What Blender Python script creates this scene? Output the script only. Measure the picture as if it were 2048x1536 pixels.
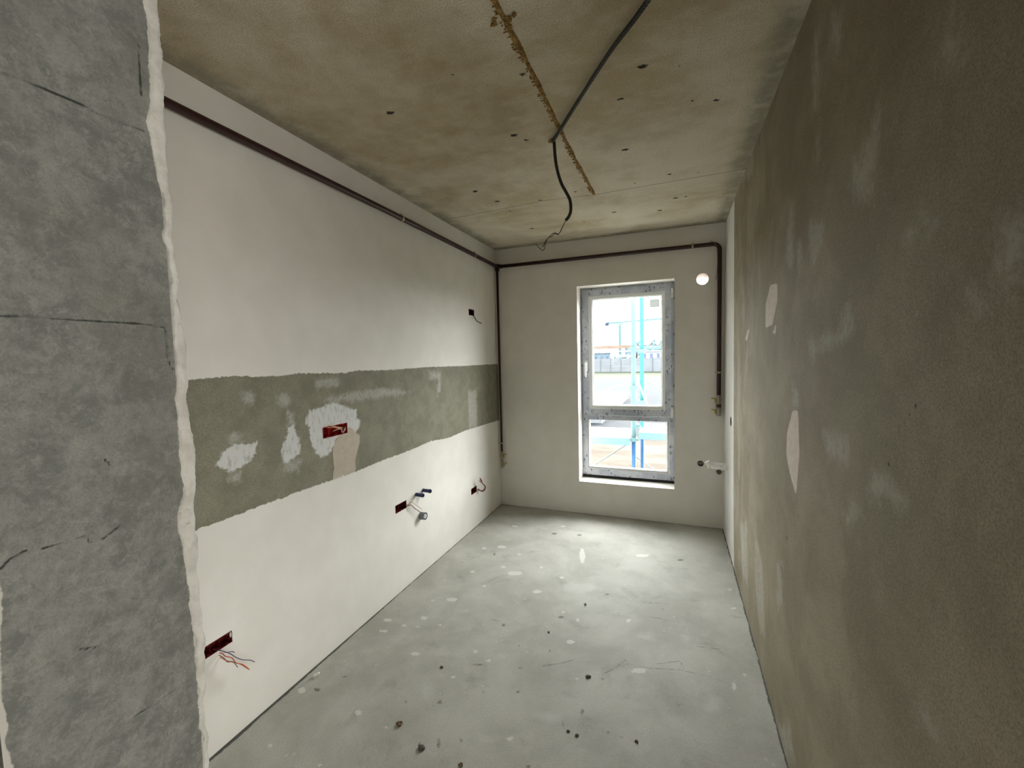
import bpy, bmesh, math, random
import numpy as np
from mathutils import Vector, Matrix
random.seed(7)
for o in list(bpy.data.objects): bpy.data.objects.remove(o)
C = bpy.context.scene.collection
scene = bpy.context.scene

# ---------- camera ----------
CAM_Z = 1.527
XL, XR, D, H = -1.684, 0.391, 3.969, 2.6      # left wall, right wall, back wall, ceiling (metres)
cam_data = bpy.data.cameras.new('camera')
cam = bpy.data.objects.new('camera', cam_data); C.objects.link(cam)
rt = Vector((0.932921, 0.359308, -0.023575)); up = Vector((-0.000940, 0.067902, 0.997692)); fw = Vector((-0.360079, 0.930745, -0.063685))
m = Matrix((rt, up, -fw)).transposed().to_4x4(); m.translation = (0, 0, CAM_Z)
cam.matrix_world = m
cam_data.sensor_width = 36; cam_data.lens = 843.8 / 2048 * 36
cam_data.clip_start = 0.02; cam_data.clip_end = 2000
scene.camera = cam

# ---------- world: overcast sky, dim overhead, bright veiled glare low in front of the window ----------
SKY = 1.2
world = bpy.data.worlds.new('world'); scene.world = world; world.use_nodes = True
wn = world.node_tree; wn.nodes.clear()
wo = wn.nodes.new('ShaderNodeOutputWorld'); bg = wn.nodes.new('ShaderNodeBackground')
tc = wn.nodes.new('ShaderNodeTexCoord'); dt = wn.nodes.new('ShaderNodeVectorMath'); dt.operation = 'DOT_PRODUCT'
nv = wn.nodes.new('ShaderNodeVectorMath'); nv.operation = 'NORMALIZE'; wn.links.new(tc.outputs['Generated'], nv.inputs[0])
wn.links.new(nv.outputs[0], dt.inputs[0]); dt.inputs[1].default_value = Vector((0.28, 0.93, 0.24)).normalized()
mr = wn.nodes.new('ShaderNodeMapRange'); mr.interpolation_type = 'SMOOTHSTEP'; wn.links.new(dt.outputs['Value'], mr.inputs[0])
mr.inputs[1].default_value = 0.35; mr.inputs[2].default_value = 0.95; mr.inputs[3].default_value = 4.0; mr.inputs[4].default_value = 36.0
ml = wn.nodes.new('ShaderNodeMath'); ml.operation = 'MULTIPLY'; ml.inputs[1].default_value = SKY; wn.links.new(mr.outputs[0], ml.inputs[0])
bg.inputs[0].default_value = (1.0, 0.982, 0.995, 1); wn.links.new(ml.outputs[0], bg.inputs[1]); wn.links.new(bg.outputs[0], wo.inputs[0])
world.cycles.sampling_method = 'MANUAL'; world.cycles.sample_map_resolution = 512

def area(name, loc, direction, sx, sy, energy, color=(1, 1, 1), portal=False):
    l = bpy.data.lights.new(name, 'AREA'); l.shape = 'RECTANGLE'; l.size = sx; l.size_y = sy; l.energy = energy; l.color = color
    if portal: l.cycles.is_portal = True
    o = bpy.data.objects.new(name, l); C.objects.link(o); o.location = loc
    o.rotation_euler = Vector(direction).to_track_quat('-Z', 'Y').to_euler()
    return o
area('daylight_portal_window', (-0.432, D + 0.31, 1.245), (0, -1, 0), 0.84, 1.84, 1, portal=True)
REAR_FILL = 35.0
area("daylight_hall_window", (2.74, -0.95, 0.9), (-1, 0, 0), 1.9, 1.4, REAR_FILL, (1.0, 0.91, 0.78))  # unseen fill lamp added beside the hall to brighten the near room

scene.view_settings.view_transform = 'Standard'; scene.view_settings.look = 'None'
scene.view_settings.gamma = 1; scene.view_settings.use_curve_mapping = False
scene.view_settings.exposure = 0.0

# ---------- surface marks, measured in metres on their own wall ----------
STICK = (-1.623, 1.471)
L_SMEAR = [[(1.103,1.129),(1.142,1.182),(1.192,1.195),(1.252,1.185),(1.287,1.186),(1.28,1.156),(1.247,1.108),(1.201,1.097),(1.16,1.089),(1.119,1.118)],[(1.398,1.123),(1.419,1.158),(1.443,1.218),(1.472,1.229),(1.496,1.176),(1.511,1.106),(1.47,1.074),(1.408,1.063)],[(1.542,1.232),(1.565,1.284),(1.627,1.292),(1.724,1.308),(1.788,1.29),(1.85,1.261),(1.901,1.251),(1.897,1.2),(1.929,1.188),(1.918,1.148),(1.882,1.124),(1.822,1.138),(1.739,1.118),(1.73,1.098),(1.693,1.051),(1.63,1.034),(1.577,1.103),(1.568,1.15),(1.567,1.196)]]
L_TAN = [[(1.826,1.167),(1.858,1.15),(1.887,1.12),(1.915,1.1),(1.915,1.062),(1.884,1.001),(1.868,0.96),(1.872,0.899),(1.786,0.893),(1.696,0.9),(1.712,0.962),(1.706,1.051),(1.718,1.083),(1.758,1.128),(1.817,1.139)]]
L_FAINT = [[(1.665,1.329),(1.89,1.351),(2.161,1.355),(2.432,1.299),(2.108,1.301),(1.873,1.3),(1.698,1.311)],[(3.285,1.239),(3.456,1.24),(3.451,0.895),(3.28,0.908)],[(2.655,1.442),(2.848,1.421),(2.845,1.369),(2.675,1.385)],[(2.793,1.358),(2.847,1.408),(2.826,1.277),(2.761,1.244)],[(1.232,1.404),(1.267,1.409),(1.285,1.385),(1.274,1.346),(1.234,1.368)],[(1.388,1.375),(1.452,1.385),(1.468,1.335),(1.412,1.326)],[(1.617,1.439),(1.767,1.444),(1.776,1.393),(1.625,1.396)],[(1.153,1.239),(1.21,1.243),(1.215,1.199),(1.164,1.202)],[(1.403,1.066),(1.508,1.057),(1.484,1.004),(1.419,1.03)],[(1.157,1.088),(1.207,1.078),(1.189,1.039),(1.154,1.05)],[(1.447,1.305),(1.484,1.285),(1.479,1.212),(1.433,1.227)]]
R_PATCH = [[(1.753,1.31),(1.678,1.324),(1.652,1.179),(1.682,1.028),(1.752,1.066),(1.827,1.131),(1.825,1.216)],[(2.162,1.816),(2.025,1.801),(2.02,1.735),(2.108,1.639),(2.258,1.634),(2.26,1.74)],[(2.036,1.644),(2.018,1.704),(2.042,1.598),(2.105,1.601)],[(2.762,1.653),(2.709,1.648),(2.793,1.587),(2.869,1.596)]]
R_FAINT = [[(1.842,2.057),(1.788,2.04),(1.784,1.839),(1.883,1.859),(1.878,1.95)],[(1.722,1.886),(1.691,1.878),(1.691,1.804),(1.713,1.809)],[(1.576,2.47),(1.522,2.434),(1.535,2.233),(1.591,2.261)],[(1.56,2.173),(1.511,2.15),(1.512,2.094),(1.571,2.119)],[(1.587,1.923),(1.442,1.861),(1.46,1.81),(1.551,1.771),(1.581,1.837)],[(1.423,2.438),(1.328,2.351),(1.374,2.274),(1.445,2.337)],[(1.268,1.956),(1.197,1.977),(1.145,1.97),(1.125,2.021),(1.112,1.999),(1.128,1.891),(1.15,1.857),(1.232,1.88)],[(0.975,1.732),(0.92,1.747),(0.89,1.73),(0.973,1.71)],[(1.561,1.551),(1.465,1.566),(1.323,1.558),(1.246,1.651),(1.225,1.566),(1.304,1.545),(1.532,1.512)],[(0.744,1.641),(0.738,1.68),(0.707,1.683),(0.702,1.611),(0.72,1.605)],[(0.807,1.612),(0.766,1.609),(0.768,1.576),(0.799,1.575)],[(0.901,1.985),(0.876,2.006),(0.837,1.955),(0.859,1.937)],[(1.76,1.408),(1.71,1.411),(1.674,1.346),(1.736,1.312)],[(1.083,1.265),(0.959,1.262),(0.967,1.245),(1.092,1.219)],[(1.241,1.122),(1.196,1.162),(1.139,1.159),(1.223,1.098)],[(2.455,0.575),(2.247,0.513),(2.165,0.217),(2.285,0.166),(2.421,0.323)],[(1.94,0.639),(1.858,0.69),(1.856,0.55),(1.93,0.497)],[(2.988,0.423),(2.696,0.535),(2.67,0.192),(2.861,0.155)],[(1.938,-0.017),(1.705,0.165),(1.632,0.108),(1.766,-0.019)],[(1.402,1.292),(1.223,1.324),(1.218,1.259),(1.355,1.219)],[(0.875,0.896),(0.839,0.91),(0.86,0.892)],[(3.627,2.864),(2.765,2.625),(2.862,2.75),(2.7,2.847),(2.361,2.884),(2.193,2.8),(2.354,2.779),(2.596,2.68),(2.672,2.481),(3.401,2.657)]]
R_CRACK = [[(1.809,0.839),(1.785,0.822)],[(1.776,0.221),(1.751,0.195)],[(0.996,1.365),(0.977,1.392),(0.932,1.427)],[(1.025,1.302),(1.019,1.299)],[(1.893,0.713),(1.873,0.672),(1.846,0.636)]]
R_EDGE = [(3.423,2.599),(3.396,1.895),(3.356,1.185),(3.321,0.543),(3.251,-0.012)]
C_PIT = [(0.014,1.779),(-0.214,1.9),(-0.245,2.36),(-0.69,1.602),(0.163,2.07),(-0.729,1.99),(-0.693,2.054),(0.071,3.216),(-0.107,3.439),(-1.135,2.967),(-0.866,2.861),(-1.202,2.532),(0.126,2.836),(-0.031,2.784),(-0.115,1.726),(0.068,2.033),(-0.542,1.591),(-0.429,3.331),(-0.682,3.458),(-1.142,2.752),(0.004,3.216),(-0.234,2.832),(-0.61,2.815),(-1.158,1.599),(-1.127,2.055),(-1.209,2.542),(-1.145,2.756),(-1.137,2.98),(-0.73,1.986),(-1.12,3.445),(-0.788,1.488),(-0.69,2.055)]
C_LINE = [(-1.44,2.93),(-0.871,2.877),(-0.496,2.917),(-0.122,2.907),(0.231,2.897)]
F_WHITE = [(-1.257,1.766,0.02,0.007,0.007,-0.011),(-1.622,1.381,0.016,0.006,0.016,-0.014),(-1.285,1.372,0.014,0.004,0.01,-0.011),(-1.383,2.044,0.018,0.006,0.008,-0.013),(-1.319,2.263,0.03,0.01,0.01,-0.017),(-1.055,2.697,0.049,0.016,0.01,-0.027),(-1.303,3.052,0.034,0.011,0.01,-0.024),(-0.659,3.106,0.019,0.006,0.024,-0.113),(-0.229,3.248,0.042,0.014,0.002,-0.024),(-0.836,2.522,0.027,0.009,0.006,-0.019),(-0.158,2.025,0.033,0.012,0.001,-0.016),(0.329,2.728,0.015,0.005,-0.001,-0.013),(0.331,2.943,0.008,0.003,-0.002,-0.012),(0.313,2.163,0.008,0.003,-0.001,-0.008),(0.253,2.07,0.008,0.002,-0.002,-0.023),(-1.532,1.862,0.019,0.007,0.006,-0.008),(-1.371,1.959,0.011,0.003,0.004,-0.007),(-0.877,1.847,0.011,0.004,0.004,-0.009),(-0.247,2.408,0.011,0.004,0.001,-0.014),(-0.519,2.118,0.018,0.006,0.004,-0.016),(-1.429,2.215,0.009,0.003,0.005,-0.008),(-1.169,2.755,0.015,0.005,0.007,-0.015),(-1.351,2.619,0.014,0.005,0.008,-0.015),(-1.427,2.984,0.015,0.005,0.008,-0.019),(-0.727,2.744,0.014,0.004,0.004,-0.015),(-0.968,1.883,0.011,0.004,0.004,-0.008),(-1.124,2.978,0.013,0.004,0.004,-0.012),(-0.903,2.835,0.01,0.003,0.004,-0.012),(-1.189,2.47,0.009,0.003,0.004,-0.01),(-1.576,1.954,0.024,0.008,0.008,-0.012),(-1.456,1.943,0.011,0.004,0.006,-0.009),(-1.255,2.013,0.011,0.003,0.004,-0.007),(-0.62,2.363,0.008,0.002,0.002,-0.009),(-0.522,2.316,0.007,0.002,0.003,-0.013),(-1.347,3.472,0.025,0.008,0.007,-0.019),(-0.933,3.604,0.017,0.006,0.004,-0.016),(-0.993,1.692,0.009,0.003,0.004,-0.006),(-0.613,1.476,0.013,0.005,0.002,-0.007),(-1.506,1.123,0.008,0.003,0.009,-0.007),(-1.254,1.13,0.005,0.002,0.003,-0.003),(-1.114,1.351,0.005,0.001,0.002,-0.003),(-0.427,1.877,0.007,0.003,0.001,-0.005)]
F_FAINT = [(0.059,2.355,0.029,0.011,-0.001,-0.044),(-0.148,2.296,0.044,0.016,0.002,-0.037),(-1.068,1.567,0.038,0.014,0.027,-0.043),(-0.677,1.447,0.038,0.013,0.006,-0.014),(-0.576,2.658,0.109,0.037,0.014,-0.068),(-1.134,1.809,0.021,0.007,0.004,-0.008),(-0.843,1.899,0.022,0.007,0.004,-0.008),(-1.19,2.177,0.033,0.011,0.005,-0.011),(-2.052,2.646,0.001,0.0,0.001,-0.002),(0.155,1.923,0.047,0.016,-0.004,-0.05),(-0.487,1.631,0.053,0.019,0.006,-0.021)]
F_DARK = [(-1.078,1.381,0.008,0.003,0.008,-0.012),(-0.928,1.317,0.012,0.004,0.008,-0.013),(-0.875,1.36,0.006,0.002,0.012,-0.019),(-1.077,1.726,0.008,0.003,0.005,-0.009),(-0.383,1.903,0.01,0.003,0.002,-0.013),(-0.668,1.709,0.007,0.002,0.003,-0.007),(-0.911,2.134,0.01,0.003,0.004,-0.01),(-0.651,2.156,0.006,0.002,0.002,-0.01),(-0.512,2.481,0.007,0.003,0.004,-0.021),(-1.555,1.408,0.014,0.005,0.008,-0.008),(-0.369,1.697,0.007,0.002,0.003,-0.015),(-0.404,1.586,0.005,0.002,0.002,-0.006),(-0.366,1.579,0.006,0.002,0.002,-0.009),(-0.431,1.613,0.004,0.002,0.002,-0.01),(-0.249,1.635,0.005,0.001,0.001,-0.006),(-0.197,1.635,0.005,0.001,0.001,-0.007),(-0.14,1.632,0.008,0.003,0.001,-0.005),(-0.967,3.428,0.022,0.007,0.005,-0.017),(-0.758,3.465,0.017,0.005,0.004,-0.015),(-1.309,2.917,0.009,0.003,0.008,-0.018),(-0.75,1.311,0.005,0.002,0.001,-0.003),(-0.914,1.804,0.024,0.008,0.003,-0.005),(-0.817,1.656,0.006,0.002,0.002,-0.005),(-0.977,1.539,0.009,0.003,0.006,-0.01),(-0.621,2.311,0.016,0.006,0.002,-0.011),(-0.603,2.017,0.005,0.002,0.002,-0.007),(-0.768,2.002,0.004,0.002,0.002,-0.006),(-0.707,1.855,0.01,0.004,0.002,-0.005),(-0.595,1.909,0.014,0.005,0.001,-0.004),(-1.123,1.487,0.005,0.001,0.004,-0.007),(-1.129,1.4,0.003,0.001,0.003,-0.004),(-0.798,1.401,0.004,0.001,0.003,-0.006),(0.04,3.264,0.02,0.007,0.0,-0.014),(-0.402,2.637,0.014,0.005,0.001,-0.008),(-0.066,2.586,0.005,0.002,0.001,-0.007),(-0.51,1.391,0.008,0.003,0.002,-0.005),(-1.491,1.517,0.007,0.003,0.004,-0.004),(0.024,1.876,0.008,0.003,0.0,-0.003),(-0.948,1.336,0.005,0.002,0.005,-0.007),(-0.316,1.916,0.006,0.003,0.001,-0.005)]
F_CRACK = [[(-0.127,2.481),(-0.047,2.485),(0.031,2.478)],[(-0.194,2.613),(-0.033,2.651)],[(-0.315,1.952),(-0.267,2.009),(-0.226,2.081)],[(-0.223,2.05),(-0.106,2.06),(0.027,2.096),(0.18,2.091),(0.26,2.063)],[(-0.081,2.1),(0.027,2.159),(0.04,2.111)],[(-0.595,1.909),(-0.53,1.947),(-0.468,1.997)],[(-1.029,2.186),(-0.988,2.156),(-0.936,2.165)],[(-1.493,2.708),(-1.396,2.862)],[(0.1,2.297),(0.225,2.317)]]
P_EDGE = [((0.369,1.935),(0.385,1.946)),((0.366,1.871),(0.383,1.88)),((0.362,1.832),(0.381,1.841)),((0.364,1.808),(0.381,1.815)),((0.366,1.79),(0.381,1.796)),((0.372,1.747),(0.382,1.75)),((0.371,1.701),(0.381,1.703)),((0.374,1.669),(0.381,1.67)),((0.375,1.642),(0.384,1.644)),((0.375,1.615),(0.381,1.616)),((0.373,1.588),(0.384,1.589)),((0.372,1.568),(0.387,1.569)),((0.375,1.548),(0.387,1.548)),((0.373,1.517),(0.387,1.517)),((0.371,1.486),(0.385,1.485)),((0.37,1.452),(0.385,1.45)),((0.37,1.425),(0.39,1.421)),((0.37,1.389),(0.389,1.385)),((0.372,1.361),(0.386,1.357)),((0.368,1.334),(0.385,1.328)),((0.361,1.319),(0.384,1.31)),((0.361,1.301),(0.383,1.292)),((0.364,1.279),(0.385,1.27)),((0.366,1.249),(0.383,1.241)),((0.368,1.226),(0.383,1.219)),((0.369,1.197),(0.382,1.19)),((0.37,1.16),(0.382,1.153)),((0.37,1.13),(0.383,1.122)),((0.37,1.086),(0.381,1.077)),((0.371,1.025),(0.378,1.019)),((0.371,0.987),(0.377,0.981)),((0.37,0.949),(0.375,0.944))]
P_NEAR = [(0.197,1.312),(0.198,1.299),(0.197,1.289),(0.197,1.276),(0.194,1.259),(0.192,1.229),(0.192,1.221),(0.191,1.203),(0.19,1.19),(0.192,1.175),(0.193,1.161),(0.191,1.155),(0.189,1.145),(0.192,1.132),(0.193,1.12)]
P_CRACK = [[(0.232,1.826),(0.259,1.828),(0.289,1.828),(0.305,1.826),(0.331,1.826),(0.357,1.827)],[(0.215,1.581),(0.237,1.582),(0.281,1.581),(0.32,1.581),(0.363,1.578)],[(0.198,1.325),(0.206,1.333),(0.217,1.336)],[(0.229,1.333),(0.249,1.331),(0.265,1.332)],[(0.265,1.332),(0.269,1.323)],[(0.358,1.934),(0.357,1.903),(0.356,1.872)],[(0.278,1.321),(0.298,1.332)],[(0.295,1.086),(0.318,1.083),(0.342,1.085)],[(0.252,1.204),(0.265,1.198)],[(0.288,1.417),(0.294,1.407)],[(0.364,1.574),(0.364,1.534),(0.369,1.521)]]
WIRE5 = [[[-1.704,1.062,0.396],[-1.664,1.061,0.403],[-1.654,1.075,0.388],[-1.649,1.093,0.381],[-1.644,1.1,0.374]],[[-1.704,1.058,0.401],[-1.669,1.073,0.391],[-1.654,1.088,0.375],[-1.649,1.109,0.345],[-1.644,1.131,0.321],[-1.644,1.163,0.296],[-1.644,1.18,0.277]],[[-1.704,1.062,0.385],[-1.674,1.071,0.382],[-1.654,1.07,0.376],[-1.649,1.092,0.355],[-1.644,1.104,0.327],[-1.644,1.13,0.301],[-1.644,1.156,0.261]],[[-1.704,1.063,0.378],[-1.674,1.074,0.357],[-1.664,1.088,0.34],[-1.654,1.102,0.328],[-1.649,1.125,0.304],[-1.649,1.153,0.265]],[[-1.704,1.065,0.378],[-1.664,1.068,0.37],[-1.664,1.083,0.341],[-1.654,1.098,0.333],[-1.654,1.116,0.297]]]
WIRE2 = [[[-1.714,1.836,1.153],[-1.692,1.788,1.167],[-1.679,1.737,1.178],[-1.676,1.694,1.192],[-1.676,1.677,1.198]],[[-1.714,1.83,1.15],[-1.689,1.766,1.166],[-1.688,1.719,1.178],[-1.694,1.681,1.182]],[[-1.714,1.835,1.146],[-1.688,1.779,1.16],[-1.681,1.743,1.164],[-1.682,1.716,1.159]],[[-1.714,1.821,1.163],[-1.688,1.808,1.162],[-1.681,1.795,1.15],[-1.682,1.781,1.142],[-1.689,1.784,1.155],[-1.714,1.821,1.155]]]
WIRE3 = [[[-1.714,2.359,0.531],[-1.674,2.332,0.547],[-1.664,2.353,0.566],[-1.659,2.363,0.563],[-1.659,2.412,0.523],[-1.659,2.477,0.472]],[[-1.714,2.363,0.524],[-1.674,2.349,0.543],[-1.664,2.36,0.541],[-1.659,2.393,0.507],[-1.659,2.427,0.482],[-1.654,2.45,0.459]],[[-1.714,2.359,0.536],[-1.674,2.337,0.553],[-1.664,2.357,0.567]]]
WIRE4 = [[[-1.714,3.455,0.309],[-1.674,3.422,0.323],[-1.654,3.441,0.302],[-1.634,3.454,0.31],[-1.624,3.459,0.34],[-1.624,3.436,0.367],[-1.634,3.405,0.396],[-1.634,3.376,0.438]],[[-1.714,3.455,0.316],[-1.674,3.415,0.329],[-1.654,3.434,0.314],[-1.639,3.458,0.319],[-1.629,3.454,0.345],[-1.629,3.424,0.377],[-1.634,3.382,0.409],[-1.634,3.346,0.433]],[[-1.714,3.455,0.313],[-1.674,3.414,0.322],[-1.649,3.428,0.31],[-1.634,3.46,0.318],[-1.624,3.451,0.353],[-1.624,3.399,0.392],[-1.634,3.399,0.422],[-1.634,3.369,0.448]]]
WIRE1 = [[[-1.714,3.478,1.922],[-1.674,3.427,1.896],[-1.669,3.447,1.875],[-1.664,3.467,1.858],[-1.664,3.508,1.851],[-1.659,3.551,1.843]]]
HANG = [[-0.566,2.1,2.6],[-0.559,2.1,2.587],[-0.557,2.1,2.549],[-0.554,2.1,2.506],[-0.548,2.1,2.463],[-0.538,2.1,2.419],[-0.523,2.1,2.374],[-0.504,2.1,2.337],[-0.486,2.1,2.3],[-0.48,2.1,2.27],[-0.481,2.1,2.236],[-0.492,2.1,2.212],[-0.506,2.1,2.197]]
HW = [[[-0.503,2.1,2.201],[-0.52,2.1,2.173],[-0.536,2.1,2.144],[-0.549,2.1,2.134],[-0.57,2.1,2.143],[-0.588,2.1,2.13],[-0.61,2.1,2.111],[-0.621,2.1,2.09],[-0.631,2.1,2.083]],[[-0.506,2.1,2.197],[-0.527,2.1,2.161],[-0.543,2.1,2.136],[-0.561,2.1,2.144],[-0.575,2.1,2.129],[-0.598,2.1,2.123],[-0.612,2.1,2.098],[-0.617,2.1,2.077],[-0.627,2.1,2.064],[-0.645,2.1,2.078],[-0.663,2.1,2.098]]]
C_BROWN = [[(-1.623,0.991),(-1.664,1.917),(-1.419,3.06),(-1.081,2.657),(-0.721,2.34),(-0.63,1.804),(-0.602,1.399),(-0.589,1.206),(-1.414,0.86)]]

# ---------- helpers ----------
def lin(c): return tuple((v / 255 / 12.92) if v / 255 <= .04045 else ((v / 255 + .055) / 1.055) ** 2.4 for v in c)
class NB:
    """tiny node builder"""
    def __init__(s, name, rough=0.9, spec=0.25):
        s.m = bpy.data.materials.new(name); s.m.use_nodes = True; s.t = s.m.node_tree; s.t.nodes.clear()
        s.out = s.n('ShaderNodeOutputMaterial'); s.b = s.n('ShaderNodeBsdfPrincipled')
        s.t.links.new(s.b.outputs[0], s.out.inputs[0]); s.b.inputs['Roughness'].default_value = rough
        s.b.inputs['Specular IOR Level'].default_value = spec
        s.co = s.n('ShaderNodeTexCoord').outputs['Object']
    def n(s, t): return s.t.nodes.new(t)
    def set(s, sock, v):
        if isinstance(v, bpy.types.NodeSocket): s.t.links.new(v, sock)
        elif isinstance(v, tuple) and len(v) == 3 and sock.type == 'RGBA': sock.default_value = (*v, 1)
        else: sock.default_value = v
    def noise(s, scale, detail=4, rough=.55, dist=0, stretch=None):
        n = s.n('ShaderNodeTexNoise'); c = s.co
        if stretch:
            mp = s.n('ShaderNodeMapping'); s.t.links.new(c, mp.inputs[0]); mp.inputs['Scale'].default_value = stretch; c = mp.outputs[0]
        s.t.links.new(c, n.inputs['Vector'])
        n.inputs['Scale'].default_value = scale; n.inputs['Detail'].default_value = detail
        n.inputs['Roughness'].default_value = rough; n.inputs['Distortion'].default_value = dist
        return n.outputs[0]
    def vor(s, scale, feature='F1', stretch=None):
        n = s.n('ShaderNodeTexVoronoi'); n.feature = feature; n.inputs['Scale'].default_value = scale
        c = s.co
        if stretch:
            mp = s.n('ShaderNodeMapping'); s.t.links.new(c, mp.inputs[0]); mp.inputs['Scale'].default_value = stretch; c = mp.outputs[0]
        s.t.links.new(c, n.inputs['Vector']); return n.outputs['Distance']
    def math(s, op, a, b=0.0, c=None):
        n = s.n('ShaderNodeMath'); n.operation = op; s.set(n.inputs[0], a); s.set(n.inputs[1], b)
        if c is not None: s.set(n.inputs[2], c)
        return n.outputs[0]
    def step(s, v, a, b, lo=0.0, hi=1.0):
        n = s.n('ShaderNodeMapRange'); n.interpolation_type = 'SMOOTHSTEP'; s.set(n.inputs[0], v)
        n.inputs[1].default_value = a; n.inputs[2].default_value = b; n.inputs[3].default_value = lo; n.inputs[4].default_value = hi
        return n.outputs[0]
    def attr(s, name):
        n = s.n('ShaderNodeAttribute'); n.attribute_name = name; return n.outputs['Fac']
    def mix(s, f, a, b):
        n = s.n('ShaderNodeMix'); n.data_type = 'RGBA'; s.set(n.inputs[0], f); s.set(n.inputs[6], a); s.set(n.inputs[7], b); return n.outputs[2]
    def mul(s, a, b): return s.math('MULTIPLY', a, b)
    def add(s, a, b): return s.math('ADD', a, b)
    def edge(s, name, amp, nz, w=.004, bias=0.0):
        """mask from a signed distance attribute whose border is torn by noise nz"""
        v = s.add(s.attr(name), s.math('MULTIPLY_ADD', nz, amp, -amp / 2 + bias))
        return s.step(v, -w, w)
    def bump(s, h, strength=.3, dist=.01):
        n = s.n('ShaderNodeBump'); n.inputs['Strength'].default_value = strength; n.inputs['Distance'].default_value = dist
        s.t.links.new(h, n.inputs['Height']); s.t.links.new(n.outputs[0], s.b.inputs['Normal'])
    def col(s, c): s.set(s.b.inputs['Base Color'], c); return s.m
def plain(name, rgb, rough=.6, metal=0.0, spec=.4, var=.06, scale=30):
    n = NB(name, rough, spec); n.b.inputs['Metallic'].default_value = metal
    a = lin(rgb); k = n.noise(scale, 3)
    return n.col(n.mix(n.step(k, .3, .7), tuple(v * (1 - var) for v in a), tuple(min(1, v * (1 + var)) for v in a)))

def sdf(U, V, poly):
    """signed distance (positive inside) of points to a polygon"""
    p = np.array(poly, float); q = np.roll(p, -1, 0); dmin = np.full(U.shape, 1e9); inside = np.zeros(U.shape, bool)
    for (ax, ay), (bx, by) in zip(p, q):
        ex, ey = bx - ax, by - ay; L = ex * ex + ey * ey + 1e-12
        t = np.clip(((U - ax) * ex + (V - ay) * ey) / L, 0, 1)
        dmin = np.minimum(dmin, np.hypot(U - ax - t * ex, V - ay - t * ey))
        c = ((ay > V) != (by > V)) & (U < (bx - ax) * (V - ay) / ((by - ay) if abs(by - ay) > 1e-9 else 1e-9) + ax)
        inside ^= c
    return np.where(inside, dmin, -dmin)
def line_d(U, V, pts):
    d = np.full(U.shape, 1e9)
    for (ax, ay), (bx, by) in zip(pts[:-1], pts[1:]):
        ex, ey = bx - ax, by - ay; L = ex * ex + ey * ey + 1e-12
        t = np.clip(((U - ax) * ex + (V - ay) * ey) / L, 0, 1)
        d = np.minimum(d, np.hypot(U - ax - t * ex, V - ay - t * ey))
    return -d
def union(U, V, polys, f=sdf):
    d = np.full(U.shape, -1e9)
    for p in polys: d = np.maximum(d, f(U, V, p))
    return np.clip(d, -.3, .3)
def ellipses(U, V, es):
    d = np.full(U.shape, -1e9)
    for cx, cy, ax, ay, bx, by in es:
        det = ax * by - ay * bx
        if abs(det) < 1e-9: continue
        u = U - cx; v = V - cy; s = (u * by - v * bx) / det; t = (ax * v - ay * u) / det
        r = min(math.hypot(ax, ay), math.hypot(bx, by)); d = np.maximum(d, (1 - np.sqrt(s * s + t * t)) * r)
    return np.clip(d, -.3, .3)
def steps(a, b, h, extra=()):
    n = max(1, round((b - a) / h)); s = set(round(a + (b - a) * i / n, 5) for i in range(n + 1)) | set(round(e, 5) for e in extra)
    return sorted(s)

def link(name, me, mats=(), parent=None):
    o = bpy.data.objects.new(name, me); C.objects.link(o)
    for mt in (mats if isinstance(mats, (list, tuple)) else [mats]): me.materials.append(mt)
    if parent is not None: o.parent = parent
    return o
def obj(name, bm, mats, parent=None, smooth=False, bevel=0):
    bmesh.ops.recalc_face_normals(bm, faces=bm.faces)
    me = bpy.data.meshes.new(name); bm.to_mesh(me); bm.free()
    if smooth:
        for p in me.polygons: p.use_smooth = True
    o = link(name, me, mats, parent)
    if bevel:
        b = o.modifiers.new('bevel', 'BEVEL'); b.width = bevel; b.segments = 2; b.limit_method = 'ANGLE'
    return o
def thing(name, label, cat, loc=(0, 0, 0), group=None):
    o = bpy.data.objects.new(name, None); C.objects.link(o); o.location = loc; o.empty_display_size = .05
    o['label'] = label; o['category'] = cat
    if group: o['group'] = group
    return o
def tag(o, label, cat, group=None, kind=None):
    o['label'] = label; o['category'] = cat
    if group: o['group'] = group
    if kind: o['kind'] = kind
    return o
def struct(o, label=None):
    o['kind'] = 'structure'
    if label: o['label'] = label; o['category'] = o.name.split('_')[0]
    return o
def bx(bm, x0, x1, y0, y1, z0, z1, mi=0):
    v = [bm.verts.new(p) for p in [(x0, y0, z0), (x1, y0, z0), (x1, y1, z0), (x0, y1, z0), (x0, y0, z1), (x1, y0, z1), (x1, y1, z1), (x0, y1, z1)]]
    for f in [(0, 3, 2, 1), (4, 5, 6, 7), (0, 1, 5, 4), (1, 2, 6, 5), (2, 3, 7, 6), (3, 0, 4, 7)]:
        bm.faces.new([v[i] for i in f]).material_index = mi
def rel(pts, o): return [(p[0] - o[0], p[1] - o[1], p[2] - o[2]) for p in pts]
def smoothpath(pts, n=6):
    P = [Vector(p) for p in pts]
    if len(P) < 3: return P
    Q = [P[0] * 2 - P[1]] + P + [P[-1] * 2 - P[-2]]; out = []
    for i in range(1, len(Q) - 2):
        a, b, c, d = Q[i - 1:i + 3]
        for k in range(n):
            t = k / n
            out.append(.5 * ((2 * b) + (c - a) * t + (2 * a - 5 * b + 4 * c - d) * t * t + (3 * b - a - 3 * c + d) * t ** 3))
    return out + [P[-1]]
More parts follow.
